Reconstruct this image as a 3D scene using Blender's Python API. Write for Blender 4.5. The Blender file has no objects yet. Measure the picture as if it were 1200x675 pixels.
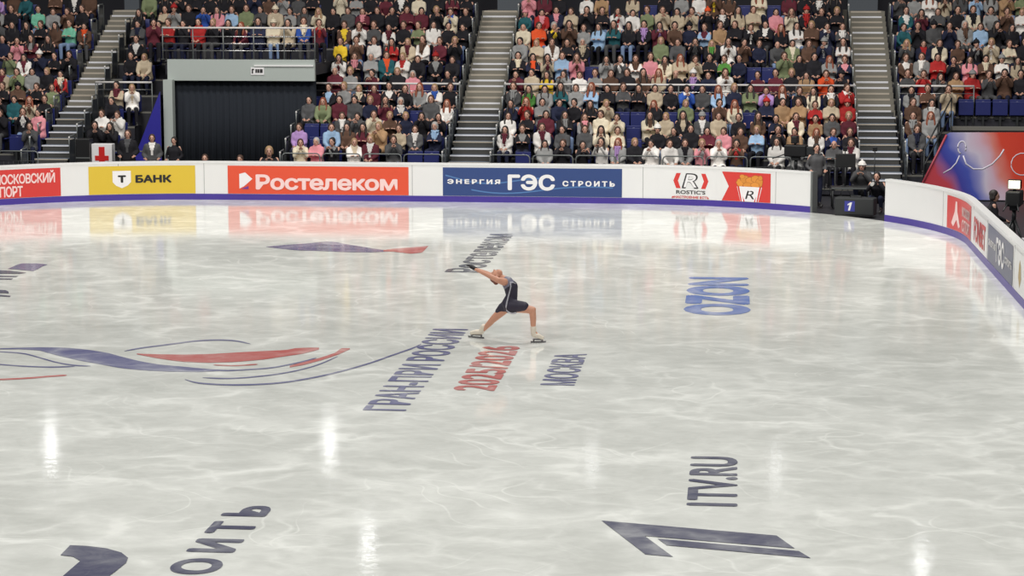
import bpy, bmesh, math, random
from mathutils import Vector, Matrix
random.seed(7)
PI = math.pi
SC = bpy.context.scene
COL = SC.collection

# ---------------------------------------------------------------- camera
pitch = math.radians(7.94988)
yaw = math.atan(261 / 2560 * math.cos(pitch))
cp, sp, cy, sy = math.cos(pitch), math.sin(pitch), math.cos(yaw), math.sin(yaw)
fwd = Vector((-sy * cp, cy * cp, -sp)); rgt = Vector((cy, sy, 0)); upv = rgt.cross(fwd)
cam = bpy.data.cameras.new('camera'); cam.sensor_width = 36; cam.lens = 2560 / 1200 * 36
cam.clip_end = 400
camo = bpy.data.objects.new('camera', cam); COL.objects.link(camo)
m3 = Matrix((rgt, upv, -fwd)).transposed().to_4x4(); m3.translation = (0, 0, 5.83)
camo.matrix_world = m3
SC.camera = camo
SC.view_settings.view_transform = 'Standard'; SC.view_settings.look = 'None'
SC.view_settings.gamma = 1; SC.view_settings.use_curve_mapping = False
SC.view_settings.exposure = 0.0

# ---------------------------------------------------------------- light
W = bpy.data.worlds.new('arena_air'); SC.world = W; W.use_nodes = True
W.node_tree.nodes['Background'].inputs[0].default_value = (0.40, 0.41, 0.42, 1)
W.node_tree.nodes['Background'].inputs[1].default_value = 0.22

def area(name, loc, target, sx, sy_, power, col=(1, 0.985, 0.94)):
    l = bpy.data.lights.new(name, 'AREA'); l.shape = 'RECTANGLE'; l.size = sx; l.size_y = sy_
    l.energy = power; l.color = col
    o = bpy.data.objects.new(name, l); COL.objects.link(o); o.location = loc
    d = Vector(target) - Vector(loc); o.rotation_euler = d.to_track_quat('-Z', 'Y').to_euler()
    return o
# rows of lamps over the ice
for yy in (8, 24, 40, 54):
    for xx in (-19, 2):
        area('rink_lamp', (xx, yy, 19), (xx, yy, 0), 5, 2.5, 1600)
# lamps on the lighting truss that reach the stands
for xx in (-18, -8, 2, 10):
    area('stand_lamp', (xx, 46, 17), (xx, 67, 2.5), 2.5, 1.5, 560, (1, 0.95, 0.88))
# floodlights high behind the far stand; the ice mirrors them as bright streaks
for xx, zz in ((-29.1, 13.9), (-16.9, 13.6), (-15.3, 18.0), (2.0, 14.3), (8.1, 18.3), (-5.7, 14.1)):
    l = bpy.data.lights.new('floodlight', 'SPOT'); l.energy = 30 if xx not in (2.0, -5.7) else 10
    l.shadow_soft_size = 0.28; l.spot_size = math.radians(60); l.spot_blend = 0.6
    o = bpy.data.objects.new('floodlight', l); COL.objects.link(o); o.location = (xx, 90, zz)
    o.rotation_euler = (Vector((xx * 0.3, 25, 0)) - Vector((xx, 90, zz))).to_track_quat('-Z', 'Y').to_euler()

# ---------------------------------------------------------------- materials
MATS = {}
def mat(name, col, rough=0.6, metal=0.0, emit=0.0, spec=0.5, vary=0.0):
    if name in MATS: return MATS[name]
    m = bpy.data.materials.new(name); m.use_nodes = True
    nt = m.node_tree; b = nt.nodes['Principled BSDF']
    c = (*col, 1)
    b.inputs['Base Color'].default_value = c
    b.inputs['Roughness'].default_value = rough
    b.inputs['Metallic'].default_value = metal
    b.inputs['Specular IOR Level'].default_value = spec
    if emit:
        b.inputs['Emission Color'].default_value = c; b.inputs['Emission Strength'].default_value = emit
    if vary:
        tc = nt.nodes.new('ShaderNodeTexCoord'); n = nt.nodes.new('ShaderNodeTexNoise')
        n.inputs['Scale'].default_value = 9; n.inputs['Detail'].default_value = 3
        oi = nt.nodes.new('ShaderNodeObjectInfo')
        ad = nt.nodes.new('ShaderNodeMath'); ad.operation = 'ADD'
        nt.links.new(tc.outputs['Object'], n.inputs['Vector'])
        nt.links.new(n.outputs['Fac'], ad.inputs[0]); nt.links.new(oi.outputs['Random'], ad.inputs[1])
        mr = nt.nodes.new('ShaderNodeMapRange'); mr.inputs[1].default_value = 0.3; mr.inputs[2].default_value = 1.7
        mr.inputs[3].default_value = 1 - vary; mr.inputs[4].default_value = 1 + vary
        nt.links.new(ad.outputs[0], mr.inputs[0])
        mx = nt.nodes.new('ShaderNodeVectorMath'); mx.operation = 'SCALE'
        mx.inputs[0].default_value = col; nt.links.new(mr.outputs[0], mx.inputs['Scale'])
        nt.links.new(mx.outputs[0], b.inputs['Base Color'])
    MATS[name] = m
    return m
def srgb(r, g, b):
    f = lambda v: (v / 255 / 12.92) if v / 255 <= 0.04045 else ((v / 255 + 0.055) / 1.055) ** 2.4
    return (f(r), f(g), f(b))

CC = {'k': ('black', (38, 37, 42)), 'n': ('navy', (40, 44, 66)), 'g': ('grey', (150, 150, 150)), 'G': ('charcoal', (84, 84, 86)),
      'w': ('white', (236, 232, 228)), 'c': ('cream', (228, 216, 192)), 'b': ('beige', (196, 180, 156)), 't': ('tan', (176, 142, 108)),
      'r': ('red', (176, 48, 48)), 'm': ('burgundy', (100, 44, 56)), 'p': ('pink', (226, 150, 160)), 'u': ('lilac', (186, 150, 208)),
      'B': ('blue', (56, 92, 176)), 'l': ('light blue', (160, 190, 222)), 'e': ('olive green', (128, 138, 104)),
      'E': ('green', (84, 138, 66)), 'M': ('mint green', (124, 196, 168)), 'o': ('orange', (232, 92, 50)),
      'y': ('yellow', (240, 204, 60)), 'N': ('brown', (96, 72, 60)), 'T': ('teal', (44, 96, 104))}
HC = {'d': ('dark', (34, 26, 24)), 'b': ('brown', (74, 52, 42)), 'f': ('fair', (160, 130, 96)), 'h': ('grey', (176, 172, 168)), 'R': ('auburn', (136, 70, 46))}
def cloth(k):
    return mat('cloth_' + CC[k][0].replace(' ', '_'), srgb(*CC[k][1]), 0.85, spec=0.2, vary=0.24)
def hairm(k):
    k = k if k in HC else "d"
    return mat('hair_' + HC[k][0], srgb(*HC[k][1]), 0.55, vary=0.12)
SKIN = mat('skin', srgb(208, 162, 142), 0.55, vary=0.08)
EYE = mat('eye_dark', srgb(40, 28, 26), 0.4)
LIP = mat('lips', srgb(168, 84, 80), 0.5)
SHOE = mat('shoe_leather', srgb(34, 32, 34), 0.5, vary=0.2)
DENIM = mat('denim', srgb(128, 150, 186), 0.85, vary=0.15)
CONC = mat('grey_concrete', srgb(120, 118, 112), 0.8, vary=0.05)
DARKC = mat('dark_terrace', srgb(46, 46, 54), 0.8, vary=0.05)
STEEL = mat('brushed_steel', srgb(200, 200, 200), 0.3, 0.9)
RAIL = mat('white_rail_paint', srgb(226, 222, 220), 0.35)
DKMET = mat('dark_metal', srgb(58, 60, 62), 0.45, 0.4)
GRMET = mat('grey_metal', srgb(120, 124, 124), 0.45, 0.4)
WHITE = mat('white_panel', srgb(232, 232, 232), 0.3)
BLACK = mat('black_plastic', srgb(26, 26, 28), 0.45)
SEATM = mat('seat_blue_plastic', srgb(34, 42, 104), 0.45)
PALEGR = mat('pale_grey_wall', srgb(176, 184, 180), 0.7, vary=0.03)

# ---------------------------------------------------------------- helpers
def link(name, me, m=None, parent=None, loc=(0, 0, 0), smooth=False):
    o = bpy.data.objects.new(name, me); COL.objects.link(o); o.location = loc
    if m is not None and me is not None:
        for x in (m if isinstance(m, (list, tuple)) else [m]): me.materials.append(x)
    if parent: o.parent = parent
    if smooth and me is not None:
        me.polygons.foreach_set('use_smooth', [True] * len(me.polygons))
    return o
def tag(o, label=None, cat=None, group=None, kind=None):
    if label: o['label'] = label
    if cat: o['category'] = cat
    if group: o['group'] = group
    if kind: o['kind'] = kind
    return o
def empty(name, loc=(0, 0, 0), rz=0, label=None, cat=None, group=None):
    o = bpy.data.objects.new(name, None); COL.objects.link(o); o.location = loc; o.rotation_euler = (0, 0, rz)
    return tag(o, label, cat, group)
def mesh(name, bm):
    me = bpy.data.meshes.new(name); bm.normal_update(); bm.to_mesh(me); bm.free(); return me
def bx(bm, x0, x1, y0, y1, z0, z1, mi=0, bev=0.0):
    r = bmesh.ops.create_cube(bm, size=1)
    for v in r['verts']:
        v.co = Vector((x0 + (v.co.x + .5) * (x1 - x0), y0 + (v.co.y + .5) * (y1 - y0), z0 + (v.co.z + .5) * (z1 - z0)))
    fs = set(f for v in r['verts'] for f in v.link_faces)
    for f in fs: f.material_index = mi
    if bev:
        es = set(e for f in fs for e in f.edges)
        bmesh.ops.bevel(bm, geom=list(es), offset=bev, segments=2, affect='EDGES', profile=0.5)
def tube(bm, pts, r, seg=8, mi=0, closed=False):
    pts = [Vector(p) for p in pts]; n = len(pts); rings = []
    rr = r if isinstance(r, (list, tuple)) else [r] * n
    for i, p in enumerate(pts):
        a = pts[i - 1] if (i > 0 or closed) else p; b = pts[(i + 1) % n] if (i < n - 1 or closed) else p
        t = (b - a).normalized()
        u = t.cross(Vector((0, 0, 1)));
        if u.length < 1e-3: u = t.cross(Vector((0, 1, 0)))
        u.normalize(); v = t.cross(u)
        rings.append([bm.verts.new(p + u * math.cos(2 * PI * k / seg) * rr[i] + v * math.sin(2 * PI * k / seg) * rr[i]) for k in range(seg)])
    for i in range(n if closed else n - 1):
        A, B = rings[i], rings[(i + 1) % n]
        for k in range(seg):
            f = bm.faces.new((A[k], A[(k + 1) % seg], B[(k + 1) % seg], B[k])); f.material_index = mi; f.smooth = True
    if not closed:
        for R_ in (rings[0][::-1], rings[-1]):
            f = bm.faces.new(R_); f.material_index = mi
def ell(bm, c, r, seg=16, rings=10, mi=0, rot=None):
    q = bmesh.ops.create_uvsphere(bm, u_segments=seg, v_segments=rings, radius=1)
    for v in q['verts']:
        p = Vector((v.co.x * r[0], v.co.y * r[1], v.co.z * r[2]))
        if rot is not None: p = rot @ p
        v.co = p + Vector(c)
    for f in set(f for v in q['verts'] for f in v.link_faces): f.material_index = mi; f.smooth = True
def cap(bm, a, b, ra, rb, seg=14, mi=0, flat=1.0):
    a, b = Vector(a), Vector(b); d = (b - a); L = d.length; t = d / L
    pts = []; rr = []
    for k in range(1, 5):
        th = PI / 2 * k / 4.6
        pts.append(a - t * ra * math.cos(th)); rr.append(ra * math.sin(th))
    for k in range(5):
        pts.append(a + d * k / 4); rr.append(ra + (rb - ra) * k / 4)
    for k in range(4, 0, -1):
        th = PI / 2 * k / 4.6
        pts.append(b + t * rb * math.cos(th)); rr.append(rb * math.sin(th))
    tube(bm, pts, rr, seg, mi)
def chain(bm, pts, rr, **k):
    for i in range(len(pts) - 1): cap(bm, pts[i], pts[i + 1], rr[i], rr[i + 1], **k)
def remesh(name, bm, vox, smooth=4):
    me = mesh(name, bm)
    o = bpy.data.objects.new('tmp', me); COL.objects.link(o)
    m = o.modifiers.new('r', 'REMESH'); m.mode = 'VOXEL'; m.voxel_size = vox
    if smooth:
        s = o.modifiers.new('s', 'SMOOTH'); s.factor = 0.5; s.iterations = smooth
    dg = bpy.context.evaluated_depsgraph_get()
    out = bpy.data.meshes.new_from_object(o.evaluated_get(dg)); out.name = name
    bpy.data.objects.remove(o); bpy.data.meshes.remove(me)
    out.polygons.foreach_set('use_smooth', [True] * len(out.polygons))
    return out

# ---------------------------------------------------------------- rink outline
XL, XR, YE, RR = -22.2, 5.28, 58.0, 8.5
def path(s):
    a = YE - RR - 20
    if s < a: return Vector((XL, 20 + s)), Vector((1, 0))
    s -= a; q = PI / 2 * RR
    if s < q:
        t = s / RR; n = Vector((math.cos(t), -math.sin(t)))
        return Vector((XL + RR, YE - RR)) - n * RR, n
    s -= q; w = XR - XL - 2 * RR
    if s < w: return Vector((XL + RR + s, YE)), Vector((0, -1))
    s -= w
    if s < q:
        t = s / RR; n = Vector((-math.sin(t), -math.cos(t)))
        return Vector((XR - RR, YE - RR)) - n * RR, n
    s -= q
    return Vector((XR, YE - RR - s)), Vector((-1, 0))
S_END = (YE - RR - 20) * 2 + PI * RR + (XR - XL - 2 * RR)

def ptext(body, bold=0.0, spacing=1.0, shear=0.0):
    """lettering as normalised flat polygons: verts in 0..1 x 0..1, faces"""
    c = bpy.data.curves.new('t', 'FONT'); c.body = body; c.space_character = spacing; c.shear = shear
    c.resolution_u = 4
    o = bpy.data.objects.new('t', c); COL.objects.link(o)
    dg = bpy.context.evaluated_depsgraph_get(); dg.update()
    me = bpy.data.meshes.new_from_object(o.evaluated_get(dg))
    vs = [(v.co.x, v.co.y) for v in me.vertices]; 
    me.calc_loop_triangles(); fs = []
    for t in me.loop_triangles:
        a, b, c_ = (vs[i] for i in t.vertices)
        ar = (b[0] - a[0]) * (c_[1] - a[1]) - (c_[0] - a[0]) * (b[1] - a[1])
        if abs(ar) > 1e-7: fs.append(tuple(t.vertices) if ar > 0 else tuple(t.vertices)[::-1])
    bpy.data.objects.remove(o); bpy.data.curves.remove(c); bpy.data.meshes.remove(me)
    # glyph outlines that overlap give doubled triangles: lift each doubled one a hair so nothing is coplanar
    T = [tuple(vs[i] for i in f) for f in fs]
    BB = [(min(p[0] for p in t), max(p[0] for p in t), min(p[1] for p in t), max(p[1] for p in t)) for t in T]
    def inside(p, t):
        a, b, c_ = t
        return all((q[0] - r[0]) * (p[1] - r[1]) - (q[1] - r[1]) * (p[0] - r[0]) > 1e-8 for r, q in ((a, b), (b, c_), (c_, a)))
    def samp(t):
        m = (sum(p[0] for p in t) / 3, sum(p[1] for p in t) / 3)
        return [m] + [(m[0] + (p[0] - m[0]) * .75, m[1] + (p[1] - m[1]) * .75) for p in t]
    SM = [samp(t) for t in T]; lev = [0] * len(T); hh = [0.0] * len(vs)
    for i in range(len(T)):
        for j in range(i):
            if BB[i][0] > BB[j][1] or BB[j][0] > BB[i][1] or BB[i][2] > BB[j][3] or BB[j][2] > BB[i][3]: continue
            if lev[j] >= lev[i] and (any(inside(p, T[j]) for p in SM[i]) or any(inside(p, T[i]) for p in SM[j])): lev[i] = lev[j] + 1
        if lev[i]:
            fs[i] = (len(vs), len(vs) + 1, len(vs) + 2); vs = vs + list(T[i]); hh += [min(lev[i], 3) * 0.00014] * 3
    if bold:
        v0, f0 = vs, fs; vs, fs = [], []
        for k in range(9):
            dx, dy = (0, 0) if k == 8 else (bold * math.cos(k * PI / 4), bold * math.sin(k * PI / 4))
            fs += [tuple(len(vs) + i for i in f) for f in f0]; vs += [(x + dx, y + dy, k * 0.0006 + hh[i]) for i, (x, y) in enumerate(v0)]
    else: vs = [(x, y, hh[i]) for i, (x, y) in enumerate(vs)]
    x0 = min(v[0] for v in vs); x1 = max(v[0] for v in vs); y0 = min(v[1] for v in vs); y1 = max(v[1] for v in vs)
    return [((x - x0) / (x1 - x0), (y - y0) / (y1 - y0), h) for x, y, h in vs], fs

# ---------------------------------------------------------------- ice
def ice_nodes(m, ink=None, strength=0.85):
    m.use_nodes = True; nt = m.node_tree; N = nt.nodes; L = nt.links; b = N['Principled BSDF']
    tc = N.new('ShaderNodeTexCoord')
    gm = N.new('ShaderNodeNewGeometry')
    P = gm.outputs['Position']
    def noise(scale, det, rough=0.5, vec=P, dist=0.0):
        n = N.new('ShaderNodeTexNoise'); n.inputs['Scale'].default_value = scale; n.inputs['Detail'].default_value = det
        n.inputs['Roughness'].default_value = rough; n.inputs['Distortion'].default_value = dist
        L.new(vec, n.inputs['Vector']); return n
    def math_(op, a, b_=None, clamp=False):
        n = N.new('ShaderNodeMath'); n.operation = op; n.use_clamp = clamp
        for i, v in enumerate((a, b_)):
            if v is None: continue
            if isinstance(v, (int, float)): n.inputs[i].default_value = v
            else: L.new(v, n.inputs[i])
        return n.outputs[0]
    def mrange(v, a, b_, c, d):
        n = N.new('ShaderNodeMapRange'); L.new(v, n.inputs[0])
        for i, k in enumerate((a, b_, c, d)): n.inputs[i + 1].default_value = k
        return n.outputs[0]
    st = N.new('ShaderNodeVectorMath'); st.operation = 'MULTIPLY'; L.new(P, st.inputs[0]); st.inputs[1].default_value = (0.8, 1.0, 1.0)
    big = noise(0.4, 5, 0.6, dist=0.6)
    mid = noise(1.3, 6, 0.65, vec=st.outputs[0], dist=0.9)
    # blade scratches: arcs made from warped cell borders
    wv = N.new('ShaderNodeVectorMath'); wv.operation = 'MULTIPLY_ADD'
    wn = noise(0.35, 2)
    L.new(wn.outputs['Color'], wv.inputs[0]); wv.inputs[1].default_value = (5, 5, 0); L.new(P, wv.inputs[2])
    def scratch(scale, w, off):
        mp = N.new('ShaderNodeMapping'); L.new(wv.outputs[0], mp.inputs[0]); mp.inputs['Location'].default_value = off
        mp.inputs['Rotation'].default_value = (0, 0, off[0])
        v = N.new('ShaderNodeTexVoronoi'); v.feature = 'DISTANCE_TO_EDGE'; v.inputs['Scale'].default_value = scale
        v.voronoi_dimensions = '2D'
        L.new(mp.outputs[0], v.inputs['Vector'])
        return mrange(v.outputs['Distance'], 0.0, w, 1.0, 0.0)
    def rings(cx, cy_, period, w):
        d = N.new('ShaderNodeVectorMath'); d.operation = 'DISTANCE'; L.new(wv.outputs[0], d.inputs[0]); d.inputs[1].default_value = (cx, cy_, 0)
        q = math_('FRACT', math_('DIVIDE', d.outputs['Value'], period))
        q = math_('ABSOLUTE', math_('SUBTRACT', q, 0.5))
        return mrange(q, 0.0, w / period, 1.0, 0.0)
    s = math_('MAXIMUM', rings(7, 38, 1.9, 0.03), rings(-12, 24, 2.3, 0.03))
    s = math_('MAXIMUM', s, rings(-3, 14, 1.7, 0.028))
    s = math_('MAXIMUM', s, rings(1, 62, 2.6, 0.035))
    patch = noise(0.5, 3, 0.5, dist=0.3)
    pm = mrange(patch.outputs['Fac'], 0.44, 0.62, 0.0, 1.0)
    s = math_('MULTIPLY', s, pm)
    # soft white veins of shaved ice between greyer cells
    w2 = N.new('ShaderNodeVectorMath'); w2.operation = 'MULTIPLY_ADD'
    wn2 = noise(0.9, 3, 0.55); L.new(wn2.outputs['Color'], w2.inputs[0]); w2.inputs[1].default_value = (1.9, 1.9, 0); L.new(P, w2.inputs[2])
    def vein(scale, w, off, pw):
        mp = N.new('ShaderNodeMapping'); L.new(w2.outputs[0], mp.inputs[0]); mp.inputs['Location'].default_value = off
        mp.inputs['Rotation'].default_value = (0, 0, off[0]); mp.inputs['Scale'].default_value = (0.7, 1.0, 1.0)
        v = N.new('ShaderNodeTexVoronoi'); v.feature = 'DISTANCE_TO_EDGE'; v.inputs['Scale'].default_value = scale; v.voronoi_dimensions = '2D'
        L.new(mp.outputs[0], v.inputs['Vector'])
        return math_('POWER', mrange(v.outputs['Distance'], 0.0, w, 1.0, 0.0), pw)
    pv = mrange(noise(0.7, 2, 0.5).outputs['Fac'], 0.38, 0.62, 0.15, 1.0)
    vn = math_('ADD', math_('MULTIPLY', vein(0.55, 0.16, (0.3, 4.2, 0), 1.6), 0.55), math_('MULTIPLY', vein(1.25, 0.22, (1.1, 1.7, 0), 1.5), 0.45))
    vn = math_('MULTIPLY', vn, pv)
    v1 = mrange(big.outputs['Fac'], 0.32, 0.68, -0.5, 0.5)
    v2 = mrange(mid.outputs['Fac'], 0.36, 0.64, -0.5, 0.5)
    tot = math_('ADD', math_('MULTIPLY', v1, 0.30), math_('ADD', math_('MULTIPLY', v2, 0.22), math_('MULTIPLY', mrange(noise(3.2, 5, 0.7, vec=st.outputs[0], dist=1.2).outputs['Fac'], 0.36, 0.64, -0.5, 0.5), 0.16)))
    tot = math_('ADD', math_('ADD', math_('ADD', tot, 0.34), math_('MULTIPLY', vn, 0.75)), math_('MULTIPLY', s, 0.36), True)
    cr = N.new('ShaderNodeValToRGB'); L.new(tot, cr.inputs[0])
    cr.color_ramp.elements[0].color = (0.64, 0.65, 0.615, 1); cr.color_ramp.elements[0].position = 0.12
    cr.color_ramp.elements[1].color = (0.93, 0.94, 0.90, 1); cr.color_ramp.elements[1].position = 0.92
    col = cr.outputs[0]
    if ink is not None:
        mx = N.new('ShaderNodeMix'); mx.data_type = 'RGBA'
        fac = mrange(tot, 0.2, 1.1, strength, strength - 0.33)
        L.new(fac, mx.inputs[0]); L.new(col, mx.inputs[6]); mx.inputs[7].default_value = (*ink, 1)
        col = mx.outputs[2]
    L.new(col, b.inputs['Base Color'])
    L.new(mrange(tot, 0.2, 0.9, 0.055, 0.10), b.inputs['Roughness'])
    b.inputs['IOR'].default_value = 1.31
    bp = N.new('ShaderNodeBump'); bp.inputs['Strength'].default_value = 0.07; bp.inputs['Distance'].default_value = 0.02
    fine = noise(5.0, 4, 0.6)
    L.new(fine.outputs['Fac'], bp.inputs['Height']); L.new(bp.outputs[0], b.inputs['Normal'])
ICE = bpy.data.materials.new('rink_ice'); ice_nodes(ICE)
INK = {}
for k, c, st in (('b', srgb(70, 70, 140), .80), ('r', srgb(200, 66, 62), .84), ('u', srgb(100, 84, 140), .86), ('d', srgb(52, 52, 92), .90),
                 ('k', srgb(70, 72, 96), .86), ('z', srgb(40, 104, 200), .80)):
    INK[k] = bpy.data.materials.new('ice_paint_' + k); ice_nodes(INK[k], c, st)

bm = bmesh.new()
out = [path(S_END * i / 300)[0] for i in range(301)]
out = [Vector((XL, 1.0))] + out + [Vector((XR, 1.0))]
f = bm.faces.new([bm.verts.new((p.x, p.y, 0)) for p in out])
ext = bmesh.ops.extrude_face_region(bm, geom=[f])
for v in [g for g in ext['geom'] if isinstance(g, bmesh.types.BMVert)]: v.co.z = -0.04
bmesh.ops.recalc_face_normals(bm, faces=bm.faces)
ice = link('floor', mesh('floor', bm), ICE); tag(ice, 'white scratched ice of the skating rink with painted logos', kind='structure')
bm = bmesh.new(); bx(bm, -45, 30, -8, 95, -0.5, -0.042)
tag(link('floor', mesh('floor', bm), mat('dark_floor', srgb(44, 44, 50), 0.6, vary=0.05)), 'dark floor around the rink', kind='structure')

def ice_text(body, xb, xt, y0, y1, ink, bold=0.02, spacing=1.0, label=None):
    vs, fs = ptext(body, bold, spacing)
    me = bpy.data.meshes.new('painted_lettering')
    me.from_pydata([(xb + (xt - xb) * v, y0 + (y1 - y0) * u, 0.002 + h) for u, v, h in vs], [], fs)
    o = link('painted_lettering', me, INK[ink], ice)
    if label: o['label'] = label
    return o
ice_text('ГРАН-ПРИ РОССИИ', -4.41, -5.03, 29.2, 36.4, 'b', 0.03, 1.0, 'blue painted lettering')
ice_text('2025/2026', -3.36, -3.98, 30.8, 34.75, 'r', 0.035, 1.0, 'red painted lettering')
ice_text('МОСКВА', -2.24, -2.76, 31.35, 34.1, 'b', 0.028, 1.0, 'blue painted lettering')
ice_text('Ростелеком', -5.04, -5.80, 43.7, 50.6, 'k', 0.03, 1.0, 'dark grey painted lettering')
ice_text('OZON', 0.37, -0.84, 38.4, 43.5, 'z', 0.06, 1.0, 'bright blue painted lettering')
ice_text('1TV.RU', 0.12, -0.46, 24.1, 26.7, 'd', 0.035, 1.0, 'navy painted lettering')
ice_text('СТРОИТЬ', -5.06, -5.58, 18.45, 23.6, 'd', 0.045, 1.45, 'navy widely spaced painted lettering')

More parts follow.
